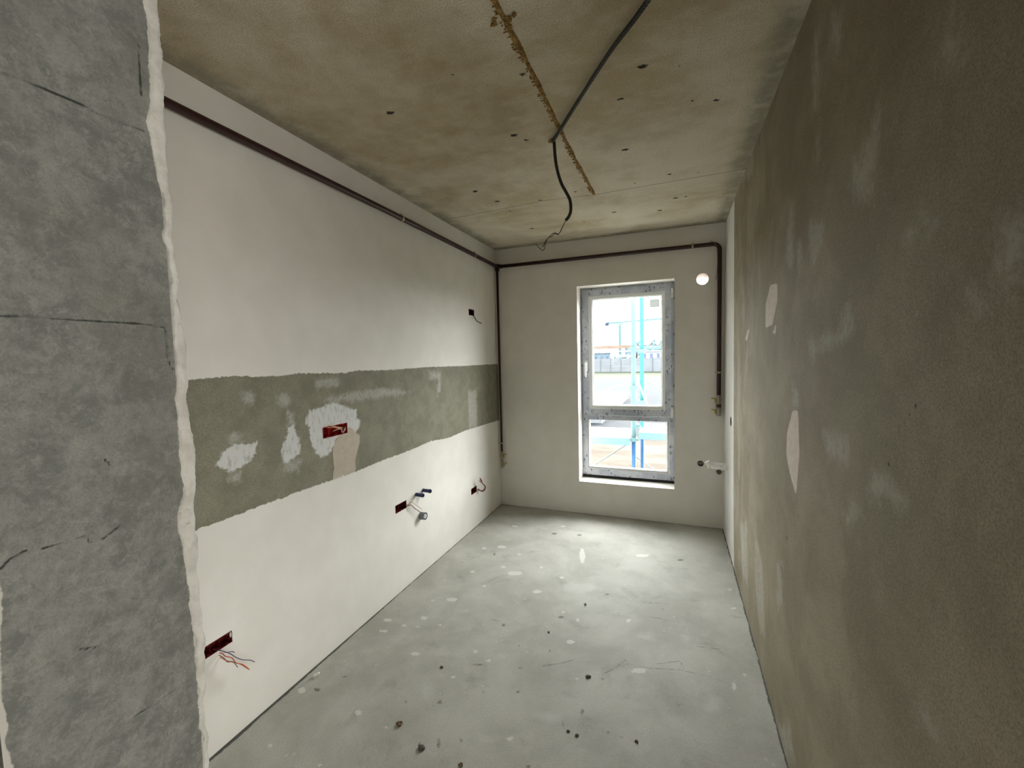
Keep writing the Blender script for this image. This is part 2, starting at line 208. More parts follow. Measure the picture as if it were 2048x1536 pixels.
def tube(bm, pts, r, seg=10, caps=True, mi=0):
    """sweep a circle along pts; r is a number or a function of the index"""
    P = [Vector(p) for p in pts]; rings = []; nrm = None
    for i, p in enumerate(P):
        t = (P[min(i + 1, len(P) - 1)] - P[max(i - 1, 0)]).normalized()
        if nrm is None:
            a = Vector((0, 0, 1)) if abs(t.z) < .9 else Vector((1, 0, 0)); nrm = t.cross(a).normalized()
        nrm = (nrm - t * nrm.dot(t)).normalized(); bn = t.cross(nrm); rr = r(i) if callable(r) else r
        rings.append([bm.verts.new(p + (nrm * math.cos(2 * math.pi * k / seg) + bn * math.sin(2 * math.pi * k / seg)) * rr) for k in range(seg)])
    for a, b in zip(rings, rings[1:]):
        for k in range(seg): bm.faces.new((a[k], a[(k + 1) % seg], b[(k + 1) % seg], b[k])).material_index = mi
    if caps: bm.faces.new(rings[0][::-1]).material_index = mi; bm.faces.new(rings[-1]).material_index = mi
    return rings
def pipe_shell(bm, p0, p1, ro, ri, seg=28):
    """open pipe with wall thickness from p0 to p1"""
    a = tube(bm, [p0, p1], ro, seg, caps=False); b = tube(bm, [p0, p1], ri, seg, caps=False)
    for i in (0, 1):
        for k in range(seg): bm.faces.new((a[i][k], a[i][(k + 1) % seg], b[i][(k + 1) % seg], b[i][k]))
def lump(bm, c, s, seed, sub=2, amp=.3):
    rnd = random.Random(seed); r = bmesh.ops.create_icosphere(bm, subdivisions=sub, radius=1)
    ph = [rnd.uniform(0, 6) for _ in range(6)]
    for v in r['verts']:
        p = v.co; k = 1 + amp * (math.sin(3 * p.x + ph[0]) * math.sin(4 * p.y + ph[1]) + .6 * math.sin(5 * p.z + ph[2] + 3 * p.x)) + rnd.uniform(-.08, .08)
        v.co = Vector((c[0] + p.x * s[0] * k, c[1] + p.y * s[1] * k, c[2] + p.z * s[2] * k))

def panel(name, O, U, V, us, vs, T, mats, fields=None, holes=(), rounds=()):
    """a wall / floor slab: fine grid on the room side, thickness vector T, rectangular holes and round holes (cu, cv, r, half square, through)"""
    O, U, V, T = map(Vector, (O, U, V, T)); bm = bmesh.new()
    allh = list(holes) + [(cu - s, cu + s, cv - s, cv + s) for cu, cv, r, s, th in rounds]
    for a, b, c, d in allh:
        us = [x for x in us if not (abs(x - a) < .004 or abs(x - b) < .004)] if 0 else us
        us = sorted(set(list(us) + [round(a, 5), round(b, 5)])); vs = sorted(set(list(vs) + [round(c, 5), round(d, 5)]))
    def inh(u, v, hs): return any(a < u < b and c < v < d for a, b, c, d in hs)
    def grid(us, vs, off, hs):
        vv = {}
        def g(i, j):
            if (i, j) not in vv: vv[i, j] = bm.verts.new(O + U * us[i] + V * vs[j] + off)
            return vv[i, j]
        fs = []
        for i in range(len(us) - 1):
            for j in range(len(vs) - 1):
                if inh((us[i] + us[i + 1]) / 2, (vs[j] + vs[j + 1]) / 2, hs): continue
                fs.append(bm.faces.new((g(i, j), g(i + 1, j), g(i + 1, j + 1), g(i, j + 1))))
        return fs
    grid(us, vs, Vector((0, 0, 0)), allh)
    cu = sorted({us[0], us[-1]} | {x for h in allh for x in h[:2]}); cv = sorted({vs[0], vs[-1]} | {x for h in allh for x in h[2:]})
    thr = list(holes) + [(c0 - s, c0 + s, c1 - s, c1 + s) for c0, c1, r, s, th in rounds if th]
    grid(cu, cv, T, thr)
    def P(u, v, off=Vector((0, 0, 0))): return bm.verts.new(O + U * u + V * v + off)
    def side(a, b, c, d):
        q = [(a, c), (b, c), (b, d), (a, d)]
        for k in range(4):
            (p, r_), (s_, t_) = q[k], q[(k + 1) % 4]
            bm.faces.new((P(p, r_), P(s_, t_), P(s_, t_, T), P(p, r_, T)))
    side(us[0], us[-1], vs[0], vs[-1])
    for h in holes: side(*h)
    for c0, c1, r, s, th in rounds:
        for off in ([Vector((0, 0, 0)), T] if th else [Vector((0, 0, 0))]):
            for k in range(32):
                q = []
                for a in (2 * math.pi * k / 32, 2 * math.pi * (k + 1) / 32):
                    ca, sa = math.cos(a), math.sin(a); sc = s / max(abs(ca), abs(sa)); q += [(c0 + ca * r, c1 + sa * r), (c0 + ca * sc, c1 + sa * sc)]
                bm.faces.new((P(*q[0], off), P(*q[1], off), P(*q[3], off), P(*q[2], off)))
        for k in range(32):
            a, b = 2 * math.pi * k / 32, 2 * math.pi * (k + 1) / 32
            e = T if th else T * .5
            p, q = (c0 + math.cos(a) * r, c1 + math.sin(a) * r), (c0 + math.cos(b) * r, c1 + math.sin(b) * r)
            bm.faces.new((P(*p), P(*q), P(*q, e), P(*p, e)))
    bmesh.ops.remove_doubles(bm, verts=bm.verts, dist=1e-5)
    me = bpy.data.meshes.new(name); bm.to_mesh(me); bm.free()
    if fields:
        co = np.empty(len(me.vertices) * 3); me.vertices.foreach_get('co', co); co = co.reshape(-1, 3) - np.array(O)
        uu = co @ np.array(U); vv = co @ np.array(V)
        for k, f in fields.items():
            at = me.attributes.new(k, 'FLOAT', 'POINT'); at.data.foreach_set('value', np.ascontiguousarray(f(uu, vv), dtype=np.float32))
    # make sure the room side faces the room (away from T)
    return struct(link(name, me, mats))

# ---------- materials of the shell ----------
# painted/plastered kitchen wall: white finish coat above and below a bare cement render band
n = NB('left_wall_plaster')
nz = n.noise(55, 5, .65); nl = n.noise(6, 4); nf = n.noise(260, 3, .6)
fin = n.edge('finish', .028, nz, .0022)
white = n.mix(n.step(nl, .3, .75), lin((226, 223, 214)), lin((232, 229, 221)))
cem = n.mix(n.step(n.noise(9, 6, .65), .32, .68), lin((130, 127, 110)), lin((149, 145, 127)))
cem = n.mix(n.mul(n.step(nf, .42, .66), .7), cem, lin((106, 104, 90)))
cem = n.mix(n.mul(n.step(n.noise(90, 5, .8), .55, .7), .4), cem, lin((172, 170, 154)))
fm = n.mul(n.step(n.add(n.attr('faint'), n.mul(n.math('SUBTRACT', n.noise(28, 5, .7), .5), .09)), -.018, .02), n.step(n.noise(75, 4, .7), .3, .62, .3, .75))
cem = n.mix(fm, cem, lin((182, 181, 172)))
sm = n.mul(n.edge('smear', .06, n.noise(38, 6, .72), .006), n.step(n.noise(60, 5, .7, stretch=(1, 1, .35)), .3, .52, .45, 1))
cem = n.mix(sm, cem, lin((207, 208, 205)))
tn = n.edge('tan', .014, nz, .0025)
cem = n.mix(tn, cem, n.mix(n.step(n.noise(30, 4), .3, .7), lin((181, 169, 151)), lin((190, 181, 165))))
n.bump(n.add(n.mul(fin, 1.0), n.add(n.mul(nf, .06), n.mul(tn, .5))), .8, .003)
M_left = n.col(n.mix(fin, cem, white))

n = NB('finish_plaster')
nl = n.noise(5, 4); nf = n.noise(240, 3)
n.bump(nf, .08, .002)
M_white = n.col(n.mix(n.step(nl, .3, .7), lin((232, 228, 220)), lin((238, 234, 227))))

# bare cement render of the long right wall
n = NB('right_wall_render')
nf = n.noise(240, 5, .8); nm = n.noise(3.2, 7, .68, .3)
base = n.mix(n.step(nm, .34, .68), lin((134, 124, 102)), lin((160, 150, 128)))
base = n.mix(n.mul(n.step(n.noise(2.1, 3), .42, .65), .45), base, lin((135, 130, 104)))
base = n.mix(n.step(nf, .42, .62, 0, .6), base, lin((104, 97, 79)))
base = n.mix(n.step(n.noise(95, 5, .8), .55, .68, 0, .35), base, lin((178, 170, 150)))
base = n.mix(n.step(n.noise(420, 2), .66, .74, 0, .5), base, lin((172, 168, 150)))
# long vertical float marks in the lighter skim near the window
sk = n.mul(n.step(n.attr('skim'), -.1, .6), n.step(n.noise(5, 7, .72, .8, stretch=(1, 1, .4)), .45, .66))
base = n.mix(n.mul(sk, .5), base, lin((178, 172, 157)))
fm = n.mul(n.step(n.add(n.attr('faint'), n.mul(n.math('SUBTRACT', n.noise(14, 6, .75), .5), .17)), -.03, .03), n.step(n.noise(50, 4, .7), .3, .6, .15, .5))
base = n.mix(fm, base, lin((182, 179, 168)))
base = n.mix(n.edge('patch', .008, n.noise(60, 4), .0025), base, n.mix(n.step(n.noise(40, 4), .35, .65), lin((196, 184, 168)), lin((206, 196, 182))))
base = n.mix(n.edge('crack', .012, n.noise(90, 4, .7), .0025, .004), base, lin((52, 48, 40)))
fin = n.edge('finish', .02, n.noise(40, 4), .003)
n.bump(n.add(n.mul(nf, .25), fin), .6, .003)
M_right = n.col(n.mix(fin, base, lin((216, 214, 208))))

# raw concrete slab ceiling
n = NB('concrete_ceiling', .85)
nf = n.noise(180, 4, .7); nm = n.noise(1.7, 7, .6, .4); n2 = n.noise(5.5, 6, .65, .3, stretch=(1, 1.8, 1))
base = n.mix(n.step(nm, .36, .64), lin((190, 175, 146)), lin((222, 213, 193)))
base = n.mix(n.mul(n.step(n2, .42, .66), .5), base, lin((220, 212, 191)))
base = n.mix(n.mul(n.step(n.noise(2.4, 5, .6), .5, .68), .45), base, lin((162, 146, 112)))
dm = n.mul(n.step(n.add(n.attr('damp'), n.mul(n.math('SUBTRACT', n.noise(3.5, 6, .7), .5), .9)), -.12, .12), n.step(n.noise(6, 6, .7), .3, .65, .45, 1))  # browner, darker region over the near left of the ceiling
base = n.mix(n.mul(dm, .42), base, lin((132, 112, 78)))
base = n.mix(n.step(nf, .42, .64, 0, .5), base, lin((140, 128, 102)))
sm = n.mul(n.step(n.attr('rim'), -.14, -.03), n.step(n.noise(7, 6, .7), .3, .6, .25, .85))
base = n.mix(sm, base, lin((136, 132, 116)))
base = n.mix(n.edge('pit', .02, n.noise(90, 4, .7), .003, .001), base, lin((48, 43, 34)))
sl = n.step(n.math('ABSOLUTE', n.add(n.attr('seam'), n.math('MULTIPLY_ADD', n.noise(8, 3), .006, -.003))), .0042, .0018)
base = n.mix(n.mul(sl, .8), base, lin((50, 42, 30)))
n.bump(n.add(nf, n.mul(n.step(nm, .3, .7), 2)), .35, .002)
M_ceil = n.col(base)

# dusty cement screed
n = NB('cement_screed', .75, .35)
nf = n.noise(200, 4, .7); nm = n.noise(2.2, 6, .62, .3)
base = n.mix(n.step(nm, .34, .66), lin((165, 164, 154)), lin((190, 189, 180)))
base = n.mix(n.mul(n.step(n.noise(7, 6, .7), .5, .7), .4), base, lin((190, 190, 183)))
base = n.mix(n.mul(n.step(n.noise(5, 5, .65, .5), .55, .72), .4), base, lin((134, 132, 121)))
base = n.mix(n.step(nf, .42, .66, 0, .42), base, lin((130, 129, 120)))
base = n.mix(n.mul(n.step(n.add(n.attr('faint'), n.mul(n.math('SUBTRACT', n.noise(12, 5, .7), .5), .12)), -.02, .04), .5), base, lin((198, 198, 191)))
nz = n.noise(60, 4, .65)
rs = n.mul(n.step(n.vor(16), .13, .08), n.step(n.noise(3.1, 2), .5, .56))
base = n.mix(n.mul(rs, .45), base, lin((200, 200, 192)))
rs2 = n.mul(n.step(n.vor(21), .07, .04), n.step(n.noise(4.3, 2), .54, .6))
base = n.mix(n.mul(rs2, .5), base, lin((96, 92, 82)))
base = n.mix(n.mul(n.edge('splash', .034, n.noise(45, 5, .7), .0025, .001), .62), base, lin((216, 216, 209)))
base = n.mix(n.mul(n.edge('dirt', .022, nz, .004), .7), base, lin((84, 80, 68)))
base = n.mix(n.mul(n.edge('crack', .005, nz, .0018, .0035), n.step(n.noise(18, 3), .35, .6, .1, .6)), base, lin((105, 102, 94)))
base = n.mix(n.mul(n.edge('gap', .03, n.noise(11, 6, .75), .0025, .004), .9), base, lin((62, 66, 60)))
n.bump(n.add(nf, n.mul(nm, 3)), .3, .002)
M_floor = n.col(base)

# aerated concrete blocks of the doorway reveal
n = NB('aerated_concrete')
nf = n.noise(420, 4, .75); nm = n.noise(26, 8, .78, .3); nb = n.noise(6, 5, .6)
base = n.mix(n.step(nm, .36, .64), lin((117, 120, 115)), lin((148, 149, 143)))
base = n.mix(n.mul(n.step(n.noise(70, 6, .8, .3), .5, .64), .5), base, lin((166, 167, 159)))
base = n.mix(n.mul(n.step(nb, .45, .7), .4), base, lin((118, 119, 107)))
base = n.mix(n.step(nf, .42, .72, 0, .4), base, lin((98, 101, 97)))
base = n.mix(n.mul(n.edge('crack', .0036, n.noise(90, 5, .7), .0008, .0013), n.step(n.noise(30, 3), .33, .5, .35, .95)), base, lin((52, 60, 54)))
base = n.mix(n.mul(n.edge('coat', .006, n.noise(130, 5, .7), .0008), 1), base, lin((204, 203, 193)))
n.bump(n.add(n.mul(nm, .5), nf), .35, .0012)
M_block = n.col(base)
n = NB('torn_plaster_edge'); nf = n.noise(60, 5, .7)
n.bump(nf, .7, .003)
M_edge = n.col(n.mix(n.step(n.noise(30, 5, .7), .35, .65), lin((204, 203, 194)), lin((224, 224, 216))))

# ---------- shell ----------
UP = [(z) for z in (0, H)]
boxes = {  # recessed flush boxes in the left wall: y0, y1, z0, z1
    'upper': (3.343, 3.448, 1.903, 1.957), 'triple': (1.648, 1.821, 1.131, 1.189), 'middle': (2.212, 2.330, .533, .585),
    'corner': (3.288, 3.396, .313, .368), 'near': (1.008, 1.121, .396, .443)}
up_line = [(0.3, 1.472), (1.018, 1.469), (1.101, 1.474), (1.205, 1.477), (1.319, 1.467), (1.422, 1.466), (1.516, 1.473), (1.832, 1.462), (1.939, 1.471), (2.119, 1.464), (2.289, 1.464), (2.706, 1.468), (3.251, 1.46), (3.97, 1.461)]
lo_line = [(0.3, .905), (1.017, 0.904), (1.152, 0.903), (1.241, 0.906), (1.33, 0.905), (1.438, 0.907), (1.558, 0.907), (1.707, 0.903), (1.872, 0.902), (2.082, 0.909), (2.344, 0.909), (2.67, 0.92), (2.921, 0.895), (3.215, 0.905), (3.97, 0.885)]
def fin_left(u, v):
    a = v - np.interp(u, *zip(*up_line)); b = np.interp(u, *zip(*lo_line)) - v
    return np.clip(np.maximum(a, b), -.2, .2)
panel('wall_left', (XL, 0, 0), (0, 1, 0), (0, 0, 1), steps(.35, D, .0125), steps(0, H, .0125), (-.15, 0, 0), M_left,
      dict(finish=fin_left, smear=lambda u, v: union(u, v, L_SMEAR), tan=lambda u, v: union(u, v, L_TAN), faint=lambda u, v: union(u, v, L_FAINT)),
      holes=list(boxes.values()))['label'] = 'left wall, white plaster above and below a bare grey cement band'
W0, W1, ZB, ZT = -.861, -.003, .3135, 2.174
VENT = (.218, 2.15, .052); TAP = (.209, .562, .024)
panel('wall_back', (0, D, 0), (1, 0, 0), (0, 0, 1), steps(XL, XR, .1), steps(0, H, .1), (0, .3, 0), M_white,
      holes=[(W0, W1, ZB, ZT)], rounds=[(*VENT, .07, True), (*TAP, .035, False)])
er = list(R_EDGE)
def fin_right(u, v):
    zs = [p[1] for p in er][::-1]; ys = [p[0] for p in er][::-1]
    return np.clip(u - np.interp(v, zs, ys), -.2, .2)
SOCK = (3.5, 1.009, .036)
panel('wall_right', (XR, 0, 0), (0, 1, 0), (0, 0, 1), steps(.61, D, .018), steps(0, H, .018), (.15, 0, 0), M_right,
      dict(finish=fin_right, patch=lambda u, v: union(u, v, R_PATCH), faint=lambda u, v: union(u, v, R_FAINT),
           crack=lambda u, v: union(u, v, R_CRACK, line_d), skim=lambda u, v: np.clip((u - 2.2) / 1.2, -.3, 1)),
      rounds=[(*SOCK, .05, False)])
panel('floor', (0, 0, 0), (1, 0, 0), (0, 1, 0), [-2.3] + steps(XL, XR, .009) + [2.7], [-2.75] + steps(.6, D, .009) + [4.27], (0, 0, -.2), M_floor,
      dict(splash=lambda u, v: ellipses(u, v, F_WHITE), faint=lambda u, v: ellipses(u, v, F_FAINT), dirt=lambda u, v: ellipses(u, v, F_DARK),
           crack=lambda u, v: union(u, v, F_CRACK, line_d),
           gap=lambda u, v: np.clip(np.maximum(np.maximum(XL + .013 * np.clip((2.7 - v) / 1.6, .2, 1) - u, v - D + .003), u - XR + .003), -.3, .3)))
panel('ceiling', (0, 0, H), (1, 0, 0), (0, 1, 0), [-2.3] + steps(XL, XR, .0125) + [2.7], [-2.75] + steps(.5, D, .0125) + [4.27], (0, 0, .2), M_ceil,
      dict(damp=lambda u, v: union(u, v, C_BROWN), pit=lambda u, v: ellipses(u, v, [(a, b, .006 + .006 * ((i * 7) % 3), .002, -.002, .005 + .003 * (i % 3)) for i, (a, b) in enumerate(C_PIT)]),
           seam=lambda u, v: np.clip(v - np.interp(u, *zip(*([(XL, 2.935)] + C_LINE + [(XR, 2.89)]))), -.3, .3),
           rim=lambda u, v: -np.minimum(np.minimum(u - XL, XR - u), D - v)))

# doorway pier of aerated blocks at the left of the picture
PX = -.636
ein = [(a[1], a[0]) for a, b in P_EDGE][::-1]; eout = [(b[1], b[0]) for a, b in P_EDGE][::-1]
nearp = [(b, a) for a, b in P_NEAR][::-1]
def yin(z): return np.interp(z, *zip(*ein))
def yout(z): return np.interp(z, *zip(*eout))
def ynear(z): return np.interp(z, *zip(*nearp)) if z > .3 else .19
bm = bmesh.new(); zs = steps(0, H, .0033); ys = [0, .1, .2, .3, .4, .5, .6, .7, .8, .9, 1]; NEARY, FARY = .187, .372
grid = [[bm.verts.new((PX, NEARY + (FARY - NEARY) * t, z)) for t in steps(0, 1, .0167)] for z in zs]
for a, b in zip(grid, grid[1:]):
    for k in range(len(a) - 1): bm.faces.new((a[k], a[k + 1], b[k + 1], b[k]))
x0 = XL - .6
c = [[bm.verts.new((x, y, z)) for z in (0, H)] for x, y in ((PX, NEARY), (x0, NEARY), (x0, FARY - .02), (PX - .004, FARY - .02), (PX, FARY))]
for a, b in zip(c, c[1:]): bm.faces.new((a[0], b[0], b[1], a[1]))
bmesh.ops.remove_doubles(bm, verts=bm.verts, dist=1e-5)
me = bpy.data.meshes.new('wall_front'); bm.to_mesh(me); bm.free()
co = np.empty(len(me.vertices) * 3); me.vertices.foreach_get('co', co); co = co.reshape(-1, 3)
for k, f in dict(crack=union(co[:, 1], co[:, 2], P_CRACK, line_d), coat=np.clip(np.maximum(co[:, 1] - yin(co[:, 2]), np.where(co[:, 2] < 1.33, np.interp(co[:, 2], *zip(*nearp)) - co[:, 1], -.1)), -.1, .1)).items():
    me.attributes.new(k, 'FLOAT', 'POINT').data.foreach_set('value', f.astype(np.float32))
pier = struct(link('wall_front', me, M_block)); pier['label'] = 'grey aerated block doorway pier at the left edge'
# lumpy plaster return along its far corner
bm = bmesh.new(); rnd = random.Random(3); prev = None
for i, z in enumerate(steps(0, H, .0032)):
    a, b = float(yin(z)), float(yout(z)); w = b - a
    j = lambda s: rnd.uniform(-s, s)
    b += .0016 * math.sin(z * 47) * math.sin(z * 19 + 1) + .0009 * math.sin(z * 131) + j(.0005); a += .0022 * math.sin(z * 61 + 2) * math.sin(z * 23) + .0012 * math.sin(z * 173) + j(.0004)
    h = .0035 + .002 * math.sin(z * 33 + 2) + j(.0008)
    ring = [(PX - .03, a), (PX + .0002, a + j(.0006)), (PX + h, a + w * .22), (PX + h * .75 + j(.0006), a + w * .5), (PX + h * 1.1, a + w * .75), (PX + .001, b - .0012), (PX - .006, b), (PX - .05, b + .002), (XL - .5, b * 0 + .385), (XL - .5, .352), (PX - .03, .352)]
    ring = [bm.verts.new((x, y, z)) for x, y in ring]
    if prev:
        for k in range(len(ring)): bm.faces.new((prev[k], prev[(k + 1) % len(ring)], ring[(k + 1) % len(ring)], ring[k]))
    prev = ring
lump(bm, (PX + .002, .370, 1.318), (.006, .008, .012), 5, amp=.15)
o = obj('plaster_coat', bm, M_edge, pier, smooth=True); o['kind'] = 'structure'; o['label'] = 'rough white plaster edge on the pier corner'

M_hall = plain('hall_render', (118, 112, 98), .9, scale=6)
# rest of the flat behind the camera: header added to shade the ceiling, hall walls, opening for the added fill lamp
bm = bmesh.new(); bx(bm, PX - .01, 2.7, NEARY, .345, 2.15, H); struct(obj('wall_shade_header', bm, M_hall))  # unseen header added over the doorway to shade ceiling and upper wall
bm = bmesh.new(); bx(bm, XR + .15, 2.7, .60, .75, 0, H); struct(obj('wall_hall', bm, M_hall))
bm = bmesh.new(); bx(bm, -2.45, -2.3, -2.75, .36, 0, H); struct(obj('wall_hall_left', bm, M_hall))
bm = bmesh.new(); bx(bm, -2.3, 2.7, -2.9, -2.75, 0, H); struct(obj('wall_rear', bm, M_hall))
panel('wall_hall_right', (2.7, 0, 0), (0, 1, 0), (0, 0, 1), [-2.75, .75], [0, H], (.15, 0, 0), M_hall, holes=[(-1.95, .05, .15, 1.65)])  # opening added to let the unseen fill lamp shine in

# ---------- window ----------
n = NB('pvc_white', .35, .5); n.bump(n.noise(300, 2), .02, .001)
M_pvc = n.col(n.mix(n.noise(4, 2), lin((222, 224, 222)), lin((230, 232, 230))))
n = NB('protective_film', .4, .5)
bl = n.mul(n.step(n.vor(38, stretch=(1, 1, .55)), .34, .22), n.step(n.noise(16, 2), .42, .56))
fb = n.mix(n.step(n.noise(9, 3), .35, .65), lin((170, 176, 190)), lin((198, 202, 211)))
M_film = n.col(n.mix(n.mul(bl, .8), fb, lin((78, 84, 104))))
M_seal = plain('rubber_seal', (30, 30, 32), .8)
M_hand = plain('handle_white', (232, 232, 230), .3)
M_metal = plain('zinc_metal', (165, 165, 160), .35, .8)
g = bpy.data.materials.new('window_glass'); g.use_nodes = True; t = g.node_tree; t.nodes.clear()
go = t.nodes.new('ShaderNodeOutputMaterial'); mx = t.nodes.new('ShaderNodeMixShader'); tr = t.nodes.new('ShaderNodeBsdfTransparent'); gl = t.nodes.new('ShaderNodeBsdfGlossy')
tr.inputs[0].default_value = (.93, .955, .95, 1); gl.inputs['Roughness'].default_value = .02; mx.inputs[0].default_value = .05
t.links.new(tr.outputs[0], mx.inputs[1]); t.links.new(gl.outputs[0], mx.inputs[2]); t.links.new(mx.outputs[0], go.inputs[0]); M_glass = g
YF = 4.139
M_paper = bpy.data.materials.new('backlit_paper'); M_paper.use_nodes = True; t = M_paper.node_tree; t.nodes.clear()
mo = t.nodes.new('ShaderNodeOutputMaterial'); mx = t.nodes.new('ShaderNodeMixShader'); tl = t.nodes.new('ShaderNodeBsdfTranslucent'); df = t.nodes.new('ShaderNodeBsdfDiffuse')
tl.inputs[0].default_value = (.16, .17, .16, 1); df.inputs[0].default_value = (.4, .42, .4, 1); mx.inputs[0].default_value = .3
t.links.new(df.outputs[0], mx.inputs[1]); t.links.new(tl.outputs[0], mx.inputs[2]); t.links.new(mx.outputs[0], mo.inputs[0])
def ringframe(bm, x0, x1, z0, z1, prof, wl, wr, wb, wt, mats):
    """mitred frame; prof = list of (fraction of width, y)"""
    rings = []
    for f, y in prof:
        rings.append([bm.verts.new(p) for p in ((x0 + f * wl, y, z0 + f * wb), (x1 - f * wr, y, z0 + f * wb), (x1 - f * wr, y, z1 - f * wt), (x0 + f * wl, y, z1 - f * wt))])
    nn = len(prof)
    for i in range(nn):
        a, b = rings[i], rings[(i + 1) % nn]
        for k in range(4): bm.faces.new((a[k], a[(k + 1) % 4], b[(k + 1) % 4], b[k])).material_index = mats[i]
win = thing('window_1', 'tall white tilt window over a fixed lower pane, film still on', 'window', (-.432, D, ZB)); win['kind'] = 'structure'
WO = (-.432, D, ZB)
def wob(name, bm, mats, parent=win, **k):
    bmesh.ops.translate(bm, verts=bm.verts, vec=(-WO[0], -WO[1], -WO[2])); return obj(name, bm, mats, parent, **k)
bm = bmesh.new()
ringframe(bm, W0, W1, .34, ZT, [(0, YF + .07), (0, YF), (.80, YF), (.9, YF + .006), (1, YF + .02), (1, YF + .07)], .063, .057, .077, .05, [0, 1, 0, 0, 0, 0])
wob('frame', bm, [M_pvc, M_film])
bm = bmesh.new(); bx(bm, W0 + .055, W1 - .05, YF + .002, YF + .07, .893, .965, 0)
wob('transom', bm, [M_film])
bm = bmesh.new()
ringframe(bm, W0 + .06, W1 - .055, .418, .9, [(0, YF + .012), (.3, YF + .004), (1, YF + .02), (1, YF + .035), (0, YF + .035)], .018, .018, .012, .012, [0] * 5)
wob('glazing_bead', bm, [M_pvc])
bm = bmesh.new(); bx(bm, W0 + .05, W1 - .05, YF + .028, YF + .032, .40, .91); wob('lower_pane', bm, [M_glass])
sash = None
bm = bmesh.new(); YS = YF - .016
ringframe(bm, -.843, -.033, .938, 2.152, [(0, YS + .06), (0, YS + .002), (.02, YS), (.62, YS), (.64, YS + .003), (.9, YS + .008), (1, YS + .018), (1, YS + .06)], .098, .083, .105, .095, [0, 0, 1, 0, 0, 0, 0, 0])
sash = wob('sash', bm, [M_pvc, M_film])
bm = bmesh.new(); ringframe(bm, -.748, -.1125, 1.036, 2.064, [(0, YS + .018), (1, YS + .019), (1, YS + .03), (0, YS + .03)], .005, .005, .005, .005, [0] * 4)
wob('gasket', bm, [plain('grey_gasket', (120, 150, 145), .6)], sash)
bm = bmesh.new(); bx(bm, -.76, -.1, YS + .03, YS + .034, 1.02, 2.08); wob('upper_pane', bm, [M_glass], sash)
bm = bmesh.new(); bx(bm, -.826, -.794, YS - .010, YS, 1.37, 1.475); h1 = wob('handle', bm, [M_pvc], sash, bevel=.004)
bm = bmesh.new(); tube(bm, [(-.810, YS - .008, 1.447), (-.810, YS - .045, 1.447)], .009, 12)
tube(bm, smoothpath([(-.810, YS - .045, 1.455), (-.810, YS - .047, 1.40), (-.810, YS - .045, 1.34), (-.810, YS - .040, 1.318)], 4), lambda i: .0095 if i < 10 else .008, 12)
wob('lever', bm, [M_hand], h1, smooth=True)
for z in (.985, 2.07):
    bm = bmesh.new(); tube(bm, [(-.024, YF - .012, z - .045), (-.024, YF - .012, z + .045)], .009, 12); bx(bm, -.03, -.008, YF - .008, YF + .002, z - .03, z + .03)
    wob('hinge', bm, [M_hand])
bm = bmesh.new(); bm.faces.new([bm.verts.new(p) for p in ((-.219, YS + .029, 1.954), (-.132, YS + .029, 1.954), (-.132, YS + .029, 2.030), (-.219, YS + .029, 2.030))]); o = wob('sticker', bm, [M_paper], sash); o['label'] = 'small grey paper sticker in the upper right corner'
bm = bmesh.new(); bx(bm, W0, W1, YF - .002, YF + .07, ZB, .34); o = wob('sill_gasket', bm, [M_seal])
# round vent pipe through the back wall
bm = bmesh.new(); pipe_shell(bm, (0, -.003, 0), (0, .31, -.012), VENT[2], VENT[2] - .004)
o = obj('vent_pipe', bm, plain('vent_pvc', (236, 226, 218), .5), smooth=False); o.location = (VENT[0], D, VENT[1])
tag(o, 'round white vent pipe through the back wall right of the window', 'vent')
# ---------- flush boxes with wires in the left wall ----------
M_red = plain('red_plastic_box', (150, 22, 20), .45, var=.1); M_dred = plain('dark_red_plastic_box', (92, 16, 18), .5, var=.15)
M_cu = {k: plain('wire_' + k, c, .5) for k, c in dict(orange=(186, 96, 66), purple=(98, 82, 108), beige=(196, 172, 148), brown=(120, 66, 54), grey=(84, 82, 70), dark=(52, 50, 50), peach=(224, 170, 130), pink=(190, 150, 150)).items()}
def flush_box(key, mods, label, mat, wires):
    y0, y1, z0, z1 = boxes[key]; o3 = (XL, (y0 + y1) / 2, (z0 + z1) / 2); t = thing('junction_box', label, 'electrical box', o3, None)
    a, b, c_, d = y0 - o3[1], y1 - o3[1], z0 - o3[2], z1 - o3[2]; dp = -.045; w = .002
    bm = bmesh.new(); bx(bm, dp, dp + w, a, b, c_, d); bx(bm, dp, .0015, a, a + w, c_, d); bx(bm, dp, .0015, b - w, b, c_, d); bx(bm, dp, .0015, a, b, c_, c_ + w); bx(bm, dp, .0015, a, b, d - w, d)
    obj('box_shell', bm, mat, t)
    for k in range(1, mods):
        bm = bmesh.new(); yy = a + (b - a) * k / mods
        bx(bm, dp, -.018, yy - .001, yy + .001, c_, d); obj('divider', bm, mat, t)
    for sy in (-1, 1):
        for kk in range(mods if mods > 2 else 1):
            bm = bmesh.new(); yy = (a + b) / 2 if mods < 3 else a + (b - a) * (kk + .5) / mods
            bx(bm, -.012, .001, yy - .004, yy + .004, (c_ + w) if sy < 0 else d - w - .005, (c_ + w + .005) if sy < 0 else d - w); tube(bm, [(-.012, yy, sy * (d - .0055)), (.0025, yy, sy * (d - .0055))], .0014, 8)
            obj('screw_lug', bm, mat, t)
    for pts, col, r in wires:
        bm = bmesh.new(); tube(bm, smoothpath(rel(pts, o3), 5), r, 7); obj('wire', bm, M_cu[col], t, smooth=True)
    return t
flush_box('upper', 2, 'small dark red wall box with one grey cable, high near the back corner', M_dred, [(p, 'grey', .0045) for p in WIRE1])
